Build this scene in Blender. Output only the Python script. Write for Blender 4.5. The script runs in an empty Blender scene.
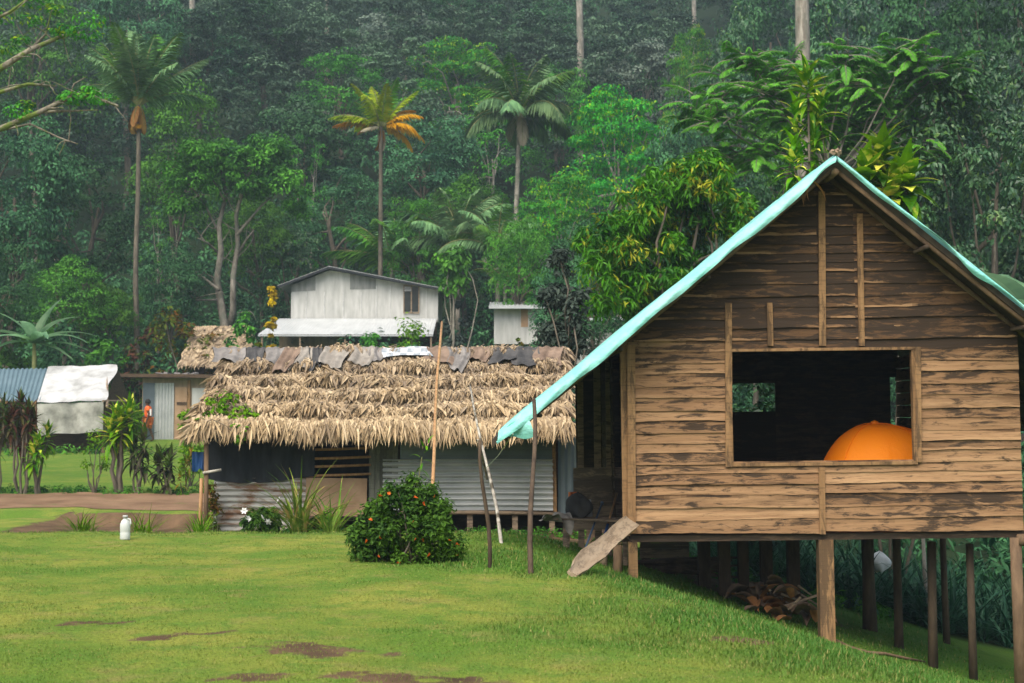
import bpy, math, random
import numpy as np
from mathutils import Vector, Matrix, Euler
random.seed(4)
RS = np.random.default_rng
sc = bpy.context.scene
COL = sc.collection
R = math.radians

# ------------------------------------------------------------------ camera
FPX, CAMZ, PITCH = 1024*50/36, 1.6, math.atan(73.5/(1024*50/36))
def P(px, py, Y):
    dx, dz = px-512.0, 341.5-py
    y = -dz*math.sin(PITCH) + FPX*math.cos(PITCH)
    z = dz*math.cos(PITCH) + FPX*math.sin(PITCH)
    return Vector((dx*Y/y, Y, CAMZ + z*Y/y))
cam = bpy.data.cameras.new('camera'); co = bpy.data.objects.new('camera', cam); COL.objects.link(co)
co.location = (0, 0, CAMZ); co.rotation_euler = (R(90)+PITCH, 0, 0)
cam.lens = 50; cam.sensor_width = 36; cam.clip_end = 2000
cam.dof.use_dof = True; cam.dof.focus_distance = 18.5; cam.dof.aperture_fstop = 3.2
sc.camera = co

# ------------------------------------------------------------------ ground height
def ss(a, b, x):
    t = np.clip((x-a)/(b-a), 0, 1); return t*t*(3-2*t)
def G(x, y):
    x = np.asarray(x, float); y = np.asarray(y, float)
    x0 = np.clip(1+(14-y)*0.27, -0.1, 3.5)
    t = (x-x0)/0.3
    a = 0.315*0.3*np.logaddexp(0, t)
    a = 4.0*np.tanh(a/4.0)
    a = a*(1-0.55*ss(26, 45, y))
    b = 0.70*ss(18.6, 27, y)
    z = -np.power(a**3+b**3+1e-9, 1/3)
    st = 33.2+.9*np.sin(x*.55+2)+.25*np.sin(x*2.1)+1.2*ss(-8, -5, x)
    z = z - 0.30*ss(st+.22, st-.22, y)*ss(24, 27, y)*ss(-4.4, -5.2, x)*(1-.55*ss(-9, -11, x))
    z = z + 0.032*np.clip(y-41, 0, 36) + 0.25*np.clip(y-77.5, 0, 18) + 0.52*np.clip(y-95.5, 0, 500)
    z = z + 0.05*np.sin(x*0.7+1)*np.sin(y*0.45)*ss(8, 14, y)*0.7 + 0.012*np.sin(x*3.1+y*1.3)+0.01*np.sin(y*4.2-x*2.1)
    z = z + ss(85, 110, y)*(2.0*np.sin(x*0.09+0.5)*np.cos(y*0.07)+0.8*np.sin(x*0.31+y*0.2))
    return z
def gz(x, y): return float(G(x, y))
def hit(px, py, y0=6.0, y1=300.0):
    y = y0
    while y < y1:
        p = P(px, py, y)
        if p.z <= gz(p.x, y): return Vector((p.x, y, gz(p.x, y)))
        y += 0.05
    return P(px, py, y1)

# ------------------------------------------------------------------ mesh builder
class MB:
    def __init__(s): s.v = []; s.f = []; s.n = 0; s.t = []; s.u = False
    def add(s, v, f, tone=None):
        v = np.asarray(v, np.float64).reshape(-1, 3)
        f = [np.asarray(f, np.int64)+s.n] if isinstance(f, np.ndarray) else [np.asarray([q], np.int64)+s.n for q in f]
        for a in f:
            s.f.append(a)
            if tone is None: s.t.append(np.zeros(len(a)))
            elif np.isscalar(tone): s.t.append(np.full(len(a), tone)); s.u = True
            else: s.t.append(np.asarray(tone)); s.u = True
        s.v.append(v); s.n += len(v); return s
    def box(s, c, size, rot=None, tone=None, jit=0):
        hx, hy, hz = [q/2 for q in size]
        v = np.array([(x, y, z) for x in (-hx, hx) for y in (-hy, hy) for z in (-hz, hz)])
        if jit: v = v + np.array([[random.uniform(-jit, jit) for _ in range(3)] for _ in range(8)])
        if rot is not None: v = v @ np.array(Euler(rot).to_matrix()).T
        v = v + np.array(c)
        s.add(v, np.array([(0,1,3,2),(4,6,7,5),(0,4,5,1),(2,3,7,6),(0,2,6,4),(1,5,7,3)]), tone); return s
    def bb(s, a, b, tone=None):
        a = np.array(a); b = np.array(b); return s.box((a+b)/2, np.abs(b-a), None, tone)
    def beam(s, p, q, w, h, tone=None, up=(0, 0, 1)):
        p = Vector(p); q = Vector(q); d = (q-p); L = d.length; d.normalize(); u = Vector(up)
        if abs(d.dot(u)) > 0.98: u = Vector((0, 1, 0))
        r = d.cross(u).normalized(); u = r.cross(d)
        v = [p+d*a*L+r*b*w/2+u*c*h/2 for a in (0, 1) for b in (-1, 1) for c in (-1, 1)]
        s.add(np.array([tuple(x) for x in v]), np.array([(0,1,3,2),(4,6,7,5),(0,4,5,1),(2,3,7,6),(0,2,6,4),(1,5,7,3)]), tone); return s
    def tube(s, pts, rad, n=7, tone=None, cap=True, wob=0):
        pts = [Vector(p) for p in pts]; m = len(pts)
        if np.isscalar(rad): rad = [rad]*m
        V = []; prev = None
        for i, p in enumerate(pts):
            d = (pts[min(i+1, m-1)]-pts[max(i-1, 0)]).normalized()
            a = Vector((1, 0, 0)) if abs(d.x) < 0.8 else Vector((0, 1, 0))
            if prev is not None: a = prev
            u = (a-d*a.dot(d)).normalized(); prev = u; w = d.cross(u)
            for k in range(n):
                t = 2*math.pi*k/n; r = rad[i]*(1+(random.uniform(-wob, wob) if wob else 0))
                V.append(tuple(p+u*(r*math.cos(t))+w*(r*math.sin(t))))
        F = [(i*n+k, i*n+(k+1) % n, (i+1)*n+(k+1) % n, (i+1)*n+k) for i in range(m-1) for k in range(n)]
        s.add(np.array(V), np.array(F), tone)
        if cap:
            b = s.n-len(V); s.f.append(np.array([list(range(b, b+n))[::-1]])); s.t.append(np.full(1, tone or 0.0))
            s.f.append(np.array([list(range(s.n-n, s.n))])); s.t.append(np.full(1, tone or 0.0))
        return s
    def grid(s, fn, nu, nv, tone=None):
        V = np.array([tuple(fn(i/nu, j/nv)) for j in range(nv+1) for i in range(nu+1)])
        F = np.array([(j*(nu+1)+i, j*(nu+1)+i+1, (j+1)*(nu+1)+i+1, (j+1)*(nu+1)+i) for j in range(nv) for i in range(nu)])
        s.add(V, F, tone); return s
    def lathe(s, prof, n=14, c=(0, 0, 0), tone=None):
        V = [(c[0]+r*math.cos(2*math.pi*k/n), c[1]+r*math.sin(2*math.pi*k/n), c[2]+z) for r, z in prof for k in range(n)]
        F = [(i*n+k, i*n+(k+1) % n, (i+1)*n+(k+1) % n, (i+1)*n+k) for i in range(len(prof)-1) for k in range(n)]
        s.add(np.array(V), np.array(F), tone); return s
    def mesh(s, name, smooth=False):
        me = bpy.data.meshes.new(name)
        v = np.concatenate(s.v) if s.v else np.zeros((0, 3))
        me.vertices.add(len(v)); me.vertices.foreach_set('co', v.ravel().astype(np.float32))
        ln = np.concatenate([np.full(len(a), a.shape[1]) for a in s.f]); idx = np.concatenate([a.ravel() for a in s.f])
        st = np.concatenate([[0], np.cumsum(ln)[:-1]])
        me.loops.add(len(idx)); me.loops.foreach_set('vertex_index', idx.astype(np.int32))
        me.polygons.add(len(ln)); me.polygons.foreach_set('loop_start', st.astype(np.int32))
        me.polygons.foreach_set('use_smooth', np.full(len(ln), smooth))
        me.update(calc_edges=True)
        if s.u:
            at = me.attributes.new('tone', 'FLOAT', 'FACE'); at.data.foreach_set('value', np.concatenate(s.t).astype(np.float32))
        return me

def obj(name, mb, mat, parent=None, loc=(0, 0, 0), rot=None, smooth=False):
    me = mb.mesh(name, smooth) if isinstance(mb, MB) else mb
    o = bpy.data.objects.new(name, me); COL.objects.link(o)
    for m in (mat if isinstance(mat, (list, tuple)) else [mat]): me.materials.append(m)
    if parent is not None: o.parent = parent
    o.location = loc
    if rot: o.rotation_euler = rot
    return o
def tag(o, label, cat, group=None):
    o['label'] = label; o['category'] = cat
    if group: o['group'] = group
    return o
def thing(name, label, cat, loc=(0, 0, 0), rot=(0, 0, 0), group=None):
    o = bpy.data.objects.new(name, None); COL.objects.link(o); o.location = loc; o.rotation_euler = rot
    o.empty_display_size = 0.2
    return tag(o, label, cat, group)
def dup(o, parent=None):
    c = o.copy(); COL.objects.link(c); c.parent = parent
    for ch in list(o.children): dup(ch, c)
    return c
def kind(o, k): o['kind'] = k; return o

# ------------------------------------------------------------------ materials
class Mat:
    def __init__(s, name):
        s.m = bpy.data.materials.new(name); s.m.use_nodes = True; s.nt = s.m.node_tree; s.nt.nodes.clear()
        s.out = s.nt.nodes.new('ShaderNodeOutputMaterial')
        s.b = s.nt.nodes.new('ShaderNodeBsdfPrincipled'); s.nt.links.new(s.b.outputs[0], s.out.inputs[0])
        s.tc = s.nt.nodes.new('ShaderNodeTexCoord')
    def N(s, t, **k):
        n = s.nt.nodes.new(t)
        for a, b in k.items(): setattr(n, a, b)
        return n
    def L(s, a, b): s.nt.links.new(a, b)
    def put(s, inp, v):
        if hasattr(v, 'is_output') or isinstance(v, bpy.types.NodeSocket): s.L(v, inp)
        else: inp.default_value = v if not isinstance(v, tuple) or len(v) == 4 or inp.type == 'VECTOR' else (*v, 1)
    def pos(s, scale=(1, 1, 1), world=False):
        mp = s.N('ShaderNodeMapping'); mp.inputs['Scale'].default_value = scale
        if world: s.L(s.N('ShaderNodeNewGeometry').outputs['Position'], mp.inputs[0])
        else: s.L(s.tc.outputs['Object'], mp.inputs[0])
        return mp.outputs[0]
    def noise(s, scale=5, detail=4, rough=0.55, vec=None, dist=0):
        n = s.N('ShaderNodeTexNoise'); n.inputs['Scale'].default_value = scale; n.inputs['Detail'].default_value = detail
        n.inputs['Roughness'].default_value = rough; n.inputs['Distortion'].default_value = dist
        s.L(vec if vec is not None else s.tc.outputs['Object'], n.inputs['Vector']); return n.outputs[0]
    def ramp(s, fac, stops):
        r = s.N('ShaderNodeValToRGB'); s.L(fac, r.inputs[0]); e = r.color_ramp.elements
        while len(e) < len(stops): e.new(0.5)
        for q, (p, c) in zip(e, stops):
            q.position = p; q.color = (c, c, c, 1) if np.isscalar(c) else (*c, 1)
        return r.outputs[0]
    def mix(s, f, a, b, mode='MIX'):
        n = s.N('ShaderNodeMix', data_type='RGBA', blend_type=mode)
        s.put(n.inputs[0], f); s.put(n.inputs[6], a); s.put(n.inputs[7], b); return n.outputs[2]
    def math(s, op, a, b=0.0, clamp=False):
        n = s.N('ShaderNodeMath', operation=op, use_clamp=clamp); s.put(n.inputs[0], a); s.put(n.inputs[1], b); return n.outputs[0]
    def attr(s, name): return s.N('ShaderNodeAttribute', attribute_name=name).outputs['Fac']
    def island(s): return s.N('ShaderNodeNewGeometry').outputs['Random Per Island']
    def objrand(s): return s.N('ShaderNodeObjectInfo').outputs['Random']
    def bump(s, h, strength=0.4, dist=0.02):
        b = s.N('ShaderNodeBump'); b.inputs['Strength'].default_value = strength; b.inputs['Distance'].default_value = dist
        s.L(h, b.inputs['Height']); s.L(b.outputs[0], s.b.inputs['Normal'])
    def fin(s, col, rough=0.7, metal=0.0, spec=0.3, trans=0.0):
        s.put(s.b.inputs['Base Color'], col); s.put(s.b.inputs['Roughness'], rough); s.put(s.b.inputs['Metallic'], metal)
        s.b.inputs['Specular IOR Level'].default_value = spec
        if trans:
            t = s.N('ShaderNodeBsdfTranslucent'); s.put(t.inputs[0], col); mx = s.N('ShaderNodeMixShader'); mx.inputs[0].default_value = trans
            s.L(s.b.outputs[0], mx.inputs[1]); s.L(t.outputs[0], mx.inputs[2]); s.L(mx.outputs[0], s.out.inputs[0])
        return s.m

def leafmat(name, dark, light, odd=None, oddness=0.0, rough=0.6, trans=0.25, clump=0.5, spec=0.15, isl=0.45):
    m = Mat(name)
    n = m.noise(clump, 3, 0.6)
    f = m.math('ADD', m.math('MULTIPLY', m.island(), isl), m.math('MULTIPLY', m.ramp(n, [(0.37, 0), (0.63, 1)]), 0.6))
    f = m.math('ADD', f, m.attr('tone'), True)
    c = m.mix(f, dark, light)
    if odd:
        n2 = m.noise(clump*1.7+0.3, 2, 0.5)
        k = m.math('ADD', m.math('MULTIPLY', n2, 1.0), m.math('MULTIPLY', m.island(), 0.35))
        c = m.mix(m.ramp(k, [(max(0, 0.85-oddness), 0), (min(1, 0.95-oddness*0.8), 1)]), c, odd)
    hs = m.N('ShaderNodeHueSaturation'); m.L(c, hs.inputs['Color']); hs.inputs['Saturation'].default_value = 1.15
    r = m.objrand()
    m.put(hs.inputs['Hue'], m.math('ADD', m.math('MULTIPLY', r, 0.03), 0.485)); m.put(hs.inputs['Value'], m.math('ADD', m.math('MULTIPLY', r, 0.55), 0.74))
    return m.fin(hs.outputs[0], rough, 0, spec, trans)
def barkmat(name, a, b, lich=None):
    m = Mat(name); n = m.noise(1, 6, 0.65, m.pos((5, 5, 1.6)))
    c = m.mix(m.ramp(n, [(0.35, 0), (0.65, 1)]), a, b)
    if lich: c = m.mix(m.ramp(m.noise(1.6, 4, 0.6), [(0.5, 0), (0.58, 1)]), c, lich)
    m.bump(n, 0.7, 0.05); return m.fin(c, 0.9, 0, 0.15)
def plainmat(name, a, b, scale=3, rough=0.8, stretch=(1, 1, 1), metal=0, spec=0.3, trans=0, lo=0.35, hi=0.65, bump=0.3):
    m = Mat(name); n = m.noise(scale, 5, 0.6, m.pos(stretch))
    c = m.mix(m.ramp(n, [(lo, 0), (hi, 1)]), a, b)
    if bump: m.bump(n, bump, 0.02)
    return m.fin(c, rough, metal, spec, trans)

def boardmat(name, light, mid, dark, grain=(0.7, 4, 14), mould=0.5, patch=(1.3, 1, 6.5), old=None):  # old: dark brown of the gable boards, mould and painted eave shade together
    m = Mat(name)
    g = m.noise(1.0, 7, 0.65, m.pos(grain), 0.4)
    c = m.mix(m.ramp(g, [(0.36, 0), (0.64, 1)]), mid, light)
    isl = m.island()
    c = m.mix(m.math('MULTIPLY', isl, 0.75), c, (mid[0]*0.75, mid[1]*0.72, mid[2]*0.7))
    p = m.noise(2.0, 6, 0.72, m.pos(patch), 0.6)
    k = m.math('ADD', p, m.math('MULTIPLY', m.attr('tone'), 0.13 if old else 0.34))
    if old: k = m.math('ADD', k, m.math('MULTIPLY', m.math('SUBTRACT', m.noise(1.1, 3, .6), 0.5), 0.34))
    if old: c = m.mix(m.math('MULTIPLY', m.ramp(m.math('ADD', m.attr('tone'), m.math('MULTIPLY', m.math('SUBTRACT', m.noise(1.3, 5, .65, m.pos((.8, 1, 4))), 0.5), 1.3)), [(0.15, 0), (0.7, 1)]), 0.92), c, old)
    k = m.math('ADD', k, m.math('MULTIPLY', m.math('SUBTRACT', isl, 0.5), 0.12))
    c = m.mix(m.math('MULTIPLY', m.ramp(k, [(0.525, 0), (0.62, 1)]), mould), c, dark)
    fine = m.noise(1.0, 4, 0.7, m.pos((3, 6, 60)))
    c = m.mix(m.ramp(fine, [(0.34, 0.55), (0.46, 0)]), c, dark)
    m.bump(g, 0.5, 0.02)
    return m.fin(c, 0.85, 0, 0.2)

M = {}
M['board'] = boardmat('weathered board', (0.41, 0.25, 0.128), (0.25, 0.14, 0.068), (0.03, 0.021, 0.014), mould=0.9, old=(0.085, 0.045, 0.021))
M['trim'] = boardmat('batten wood', (0.37, 0.225, 0.105), (0.24, 0.135, 0.06), (0.05, 0.033, 0.02), grain=(14, 6, 0.8), mould=0.75, patch=(3, 2, 0.8))
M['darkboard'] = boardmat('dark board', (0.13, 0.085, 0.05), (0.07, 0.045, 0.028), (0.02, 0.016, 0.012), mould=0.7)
M['greyboard'] = boardmat('grey board', (0.40, 0.30, 0.20), (0.26, 0.19, 0.125), (0.06, 0.05, 0.04), mould=0.7)
M['pole'] = barkmat('pole bark', (0.10, 0.065, 0.04), (0.20, 0.13, 0.075))
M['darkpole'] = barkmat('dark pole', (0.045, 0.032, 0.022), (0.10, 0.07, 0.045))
M['palepole'] = barkmat('pale pole', (0.22, 0.20, 0.16), (0.50, 0.46, 0.38), (0.10, 0.085, 0.06))
M['bamboo'] = plainmat('bamboo', (0.26, 0.135, 0.055), (0.40, 0.23, 0.10), 3, 0.55, (6, 6, 1))
M['bark'] = barkmat('bark', (0.07, 0.06, 0.045), (0.16, 0.135, 0.10))
M['palebark'] = barkmat('pale bark', (0.13, 0.11, 0.085), (0.36, 0.33, 0.275), (0.17, 0.165, 0.13))
M['midbark'] = barkmat('grey brown bark', (0.09, 0.078, 0.06), (0.24, 0.215, 0.175), (0.13, 0.13, 0.10))
M['mossbark'] = barkmat('mossy bark', (0.10, 0.085, 0.06), (0.27, 0.24, 0.18), (0.11, 0.15, 0.03))
M['underroof'] = plainmat('dark thatch underside', (0.03, 0.022, 0.015), (0.07, 0.05, 0.032), 6)

def tarpmat():
    m = Mat('teal tarp'); n = m.noise(2.2, 4, 0.6, m.pos((1, 1, 1))); w = m.noise(9, 3, 0.6, m.pos((1, 0.6, 1)))
    c = m.mix(m.ramp(n, [(0.35, 0), (0.7, 1)]), (0.21, 0.62, 0.53), (0.36, 0.77, 0.68))
    c = m.mix(m.ramp(m.noise(5, 5, 0.7), [(0.5, 0), (0.72, 0.5)]), c, (0.22, 0.40, 0.34))
    f_ = m.noise(1.0, 5, 0.65, m.pos((2.2, 1.2, 7)), 1.2); m.bump(m.math('ADD', w, m.math('MULTIPLY', f_, 1.2)), 0.35, 0.05); return m.fin(c, 0.45, 0, 0.35, 0.15)
M['tarp'] = tarpmat()

def metalmat(name, a, b, rust, rusty, rough=0.45, metal=0.35):
    m = Mat(name); n = m.noise(1.2, 5, 0.6)
    c = m.mix(m.ramp(n, [(0.3, 0), (0.7, 1)]), a, b)
    r = m.noise(1.0, 7, 0.7, m.pos((1.5, 1, 6.0)), 0.3)
    c = m.mix(m.math('ADD', m.ramp(r, [(0.72-rusty*0.4, 0), (0.80-rusty*0.35, 1)]), 0, True), c, rust)
    return m.fin(c, rough, metal, 0.4)
M['zinc'] = metalmat('zinc sheet', (0.34, 0.36, 0.35), (0.52, 0.53, 0.51), (0.20, 0.12, 0.07), 0.12)
M['rustzinc'] = metalmat('rusty zinc sheet', (0.30, 0.30, 0.27), (0.42, 0.41, 0.36), (0.17, 0.095, 0.05), 0.66, 0.6, 0.15)
M['bluezinc'] = metalmat('grey blue sheet', (0.075, 0.10, 0.11), (0.125, 0.155, 0.168), (0.10, 0.08, 0.06), 0.12)
M['slate'] = metalmat('slate roof sheet', (0.10, 0.16, 0.18), (0.16, 0.23, 0.25), (0.08, 0.06, 0.05), 0.12)
M['whiteroof'] = metalmat('white roof sheet', (0.36, 0.375, 0.375), (0.48, 0.495, 0.49), (0.40, 0.34, 0.28), 0.06, 0.4, 0.1)
M['whitewall'] = plainmat('white wall panel', (0.34, 0.34, 0.315), (0.50, 0.495, 0.465), 1.2, 0.8, (2.5, 1, 0.5))
M['greypanel'] = plainmat('grey panel', (0.13, 0.14, 0.13), (0.25, 0.25, 0.235), 1.2, 0.8, (2.5, 1, 0.4))
M['tanwall'] = plainmat('tan wall', (0.22, 0.165, 0.10), (0.34, 0.26, 0.17), 1.5, 0.85, (3, 1, 0.5))
M['ply'] = plainmat('plywood', (0.27, 0.17, 0.095), (0.38, 0.25, 0.15), 2, 0.85, (1, 1, 1))
M['whitetarp'] = plainmat('white tarpaulin', (0.22, 0.22, 0.20), (0.44, 0.44, 0.42), 1.1, 0.6, (1, 1, 1), 0, 0.3, 0, 0.32, 0.55)
M['hangtarp'] = plainmat('stained hanging tarpaulin', (0.12, 0.12, 0.10), (0.36, 0.355, 0.31), 1.6, 0.75, (1, 1, 1), 0, 0.3, 0, 0.3, 0.62)
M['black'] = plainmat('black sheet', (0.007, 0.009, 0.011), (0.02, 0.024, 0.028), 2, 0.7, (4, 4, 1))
M['darkwin'] = plainmat('window glass', (0.012, 0.015, 0.015), (0.03, 0.035, 0.035), 2, 0.15, bump=0)
M['blue'] = plainmat('blue plastic', (0.008, 0.04, 0.13), (0.015, 0.065, 0.18), 3, 0.5)
M['skin'] = plainmat('brown skin', (0.07, 0.036, 0.02), (0.10, 0.052, 0.03), 3, 0.6, bump=0)
M['hair'] = plainmat('black hair', (0.008, 0.007, 0.006), (0.02, 0.017, 0.015), 20, 0.8)
M['orangeshirt'] = plainmat('orange shirt', (0.68, 0.10, 0.022), (0.80, 0.15, 0.035), 4, 0.8, bump=0)
M['orangeshorts'] = plainmat('orange shorts', (0.50, 0.12, 0.03), (0.62, 0.18, 0.05), 4, 0.8, bump=0)
M['print'] = plainmat('white print', (0.7, 0.68, 0.64), (0.8, 0.78, 0.74), 4, 0.8, bump=0)
M['husk'] = plainmat('coconut husk', (0.16, 0.075, 0.03), (0.40, 0.17, 0.05), 4, 0.9)
M['husk2'] = plainmat('old coconut husk', (0.10, 0.07, 0.045), (0.22, 0.14, 0.085), 4, 0.9)
M['rope'] = plainmat('string', (0.55, 0.55, 0.5), (0.7, 0.7, 0.66), 3, 0.8, bump=0)
M['orangeflower'] = plainmat('orange petals', (0.72, 0.12, 0.015), (0.85, 0.22, 0.03), 8, 0.6, trans=0.3, bump=0)
M['whiteflower'] = plainmat('white petals', (0.7, 0.7, 0.66), (0.82, 0.82, 0.8), 8, 0.6, trans=0.3, bump=0)
def tentmat():
    m = Mat('orange tent nylon'); n = m.noise(2, 2, 0.5); m.bump(m.noise(1.0, 3, .6, m.pos((5, 5, 1.5)), .8), .35, .05)
    return m.fin(m.mix(n, (1.0, 0.25, 0.004), (1.0, 0.30, 0.006)), 0.6, 0, 0.2, 0.42)
M['tent'] = tentmat()
def thatchmat():
    m = Mat('sago thatch'); r = m.island(); n = m.noise(1.7, 5, 0.7)
    c = m.ramp(m.math('ADD', m.math('MULTIPLY', r, 0.65), m.math('MULTIPLY', n, 0.45)), [(0.10, (0.13, 0.09, 0.05)), (0.36, (0.30, 0.215, 0.12)), (0.62, (0.46, 0.34, 0.195)), (0.92, (0.64, 0.50, 0.31))])
    c = m.mix(m.attr('tone'), c, (0.20, 0.155, 0.115))
    return m.fin(c, 0.8, 0, 0.2, 0.12)
M['thatch'] = thatchmat()
for nm, a, b in (('clothgrey', (0.12, 0.11, 0.10), (0.24, 0.22, 0.20)), ('clothdark', (0.03, 0.03, 0.03), (0.085, 0.08, 0.075)),
                 ('clothpale', (0.17, 0.15, 0.125), (0.31, 0.28, 0.235)), ('clothbrown', (0.12, 0.08, 0.055), (0.24, 0.17, 0.12)), ('clothwhite', (0.5, 0.5, 0.48), (0.72, 0.72, 0.70))):
    M[nm] = plainmat(nm+' fabric', a, b, 3, 0.9, bump=0.4)
def printmat():
    m = Mat('printed sheet'); b = m.N('ShaderNodeTexBrick'); m.L(m.pos((1, 1, 1)), b.inputs[0])
    v = m.N('ShaderNodeTexChecker'); v.inputs['Scale'].default_value = 7; m.L(m.pos((1, 0.0, 1.4)), v.inputs[0])
    n = m.noise(9, 3, 0.6)
    c = m.mix(m.math('MULTIPLY', v.outputs['Fac'], m.ramp(n, [(0.3, 0.3), (0.5, 0.9)])), (0.52, 0.53, 0.53), (0.20, 0.23, 0.25))
    return m.fin(c, 0.7)
M['print2'] = printmat()
# foliage
M['lf_dark'] = leafmat('dark forest leaves', (0.007, 0.032, 0.017), (0.085, 0.20, 0.085), trans=0.15)
M['lf_mid'] = leafmat('mid forest leaves', (0.014, 0.058, 0.017), (0.125, 0.31, 0.062), trans=0.2)
M['lf_bright'] = leafmat('bright layered leaves', (0.012, 0.075, 0.022), (0.105, 0.34, 0.06), trans=0.25, odd=(0.24, 0.34, 0.045), oddness=0.06)
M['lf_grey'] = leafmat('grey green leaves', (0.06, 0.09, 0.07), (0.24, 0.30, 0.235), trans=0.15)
M['lf_gloss'] = leafmat('dark glossy leaves', (0.008, 0.033, 0.017), (0.07, 0.16, 0.066), rough=0.4, spec=0.35, trans=0.15, odd=(0.10, 0.19, 0.05), oddness=0.04)
M['lf_mango'] = leafmat('mango leaves', (0.012, 0.055, 0.012), (0.10, 0.25, 0.035), odd=(0.34, 0.34, 0.06), oddness=0.05, rough=0.38, clump=0.65)
M['lf_feather'] = leafmat('feathery leaves', (0.035, 0.12, 0.03), (0.18, 0.42, 0.08), trans=0.3)
M['lf_shrubdark'] = leafmat('dull dark shrub leaves', (0.018, 0.028, 0.022), (0.06, 0.08, 0.062), trans=0.15)
M['lf_croton'] = leafmat('croton leaves', (0.07, 0.055, 0.015), (0.24, 0.12, 0.03), odd=(0.09, 0.14, 0.02), oddness=0.3)
M['lf_redbrown'] = leafmat('red brown leaves', (0.03, 0.014, 0.012), (0.13, 0.055, 0.03), odd=(0.05, 0.09, 0.02), oddness=0.2)
M['lf_yellow'] = leafmat('yellow leaves', (0.32, 0.20, 0.02), (0.50, 0.36, 0.04))
M['lf_bush'] = leafmat('flower bush leaves', (0.014, 0.040, 0.009), (0.085, 0.16, 0.03), clump=2.0)
M['lf_lime'] = leafmat('fresh green leaves', (0.05, 0.13, 0.018), (0.17, 0.31, 0.04), clump=2.0)
M['lf_drac'] = leafmat('striped strap leaves', (0.035, 0.13, 0.018), (0.20, 0.38, 0.04), odd=(0.66, 0.66, 0.16), oddness=0.12, clump=2.5, rough=0.4)
M['lf_ti'] = leafmat('dark purple strap leaves', (0.026, 0.026, 0.017), (0.09, 0.085, 0.045), odd=(0.06, 0.11, 0.025), oddness=0.22, clump=2, rough=0.4)
M['lf_grassplant'] = leafmat('long grass leaves', (0.05, 0.10, 0.02), (0.20, 0.26, 0.06), odd=(0.34, 0.25, 0.11), oddness=0.12, clump=2)
M['lf_pand'] = leafmat('long dark blades', (0.010, 0.035, 0.020), (0.045, 0.105, 0.055), clump=1.5, rough=0.4)
M['lf_banana'] = leafmat('banana leaves', (0.07, 0.16, 0.09), (0.24, 0.38, 0.22), trans=0.5, rough=0.35, clump=1)
M['fr_green'] = leafmat('palm frond green', (0.03, 0.095, 0.022), (0.13, 0.27, 0.05), trans=0.25)
M['fr_yellow'] = leafmat('palm frond yellow green', (0.12, 0.20, 0.02), (0.36, 0.42, 0.06), trans=0.25)
M['fr_orange'] = leafmat('palm frond turning orange', (0.36, 0.17, 0.03), (0.66, 0.38, 0.09), trans=0.25)
M['fr_dull'] = leafmat('palm frond dull', (0.06, 0.125, 0.06), (0.20, 0.32, 0.15), trans=0.2)
M['fr_dead'] = leafmat('dead palm frond', (0.22, 0.12, 0.04), (0.44, 0.27, 0.10), trans=0.15)
M['fr_white'] = leafmat('withered palm frond', (0.30, 0.27, 0.20), (0.48, 0.43, 0.33), trans=0.15)
M['petiole'] = plainmat('palm midrib', (0.12, 0.14, 0.04), (0.25, 0.24, 0.09), 2, 0.6, bump=0)

# ------------------------------------------------------------------ light
wd = bpy.data.worlds.new('World'); sc.world = wd; wd.use_nodes = True
nt = wd.node_tree; bg = nt.nodes['Background']
sky = nt.nodes.new('ShaderNodeTexSky'); sky.sky_type = 'NISHITA'; sky.sun_disc = False
SUN_EL, SUN_AZ = R(55), R(203)     # azimuth measured clockwise from +Y: behind the camera, a little to its left
sky.sun_elevation = SUN_EL; sky.sun_rotation = SUN_AZ
sky.air_density = 1.0; sky.dust_density = 4.0; sky.ozone_density = 1.0
nt.links.new(sky.outputs[0], bg.inputs[0]); bg.inputs[1].default_value = 0.075
sl = bpy.data.lights.new('sun', 'SUN'); so = bpy.data.objects.new('sun', sl); COL.objects.link(so)
sl.energy = 1.5; sl.angle = R(60); sl.color = (1.0, 0.95, 0.86)
d = Vector((math.sin(SUN_AZ)*math.cos(SUN_EL), math.cos(SUN_AZ)*math.cos(SUN_EL), math.sin(SUN_EL)))
so.rotation_euler = d.to_track_quat('Z', 'Y').to_euler(); so.location = (0, -10, 60)
sc.view_settings.view_transform = 'Standard'; sc.view_settings.look = 'None'
sc.view_settings.exposure = 1.65; sc.view_settings.gamma = 1
sc.cycles.use_denoising = True
sc.cycles.max_bounces = 6; sc.cycles.diffuse_bounces = 2; sc.cycles.glossy_bounces = 2; sc.cycles.transmission_bounces = 3
sc.cycles.transparent_max_bounces = 4; sc.cycles.volume_bounces = 0

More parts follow.
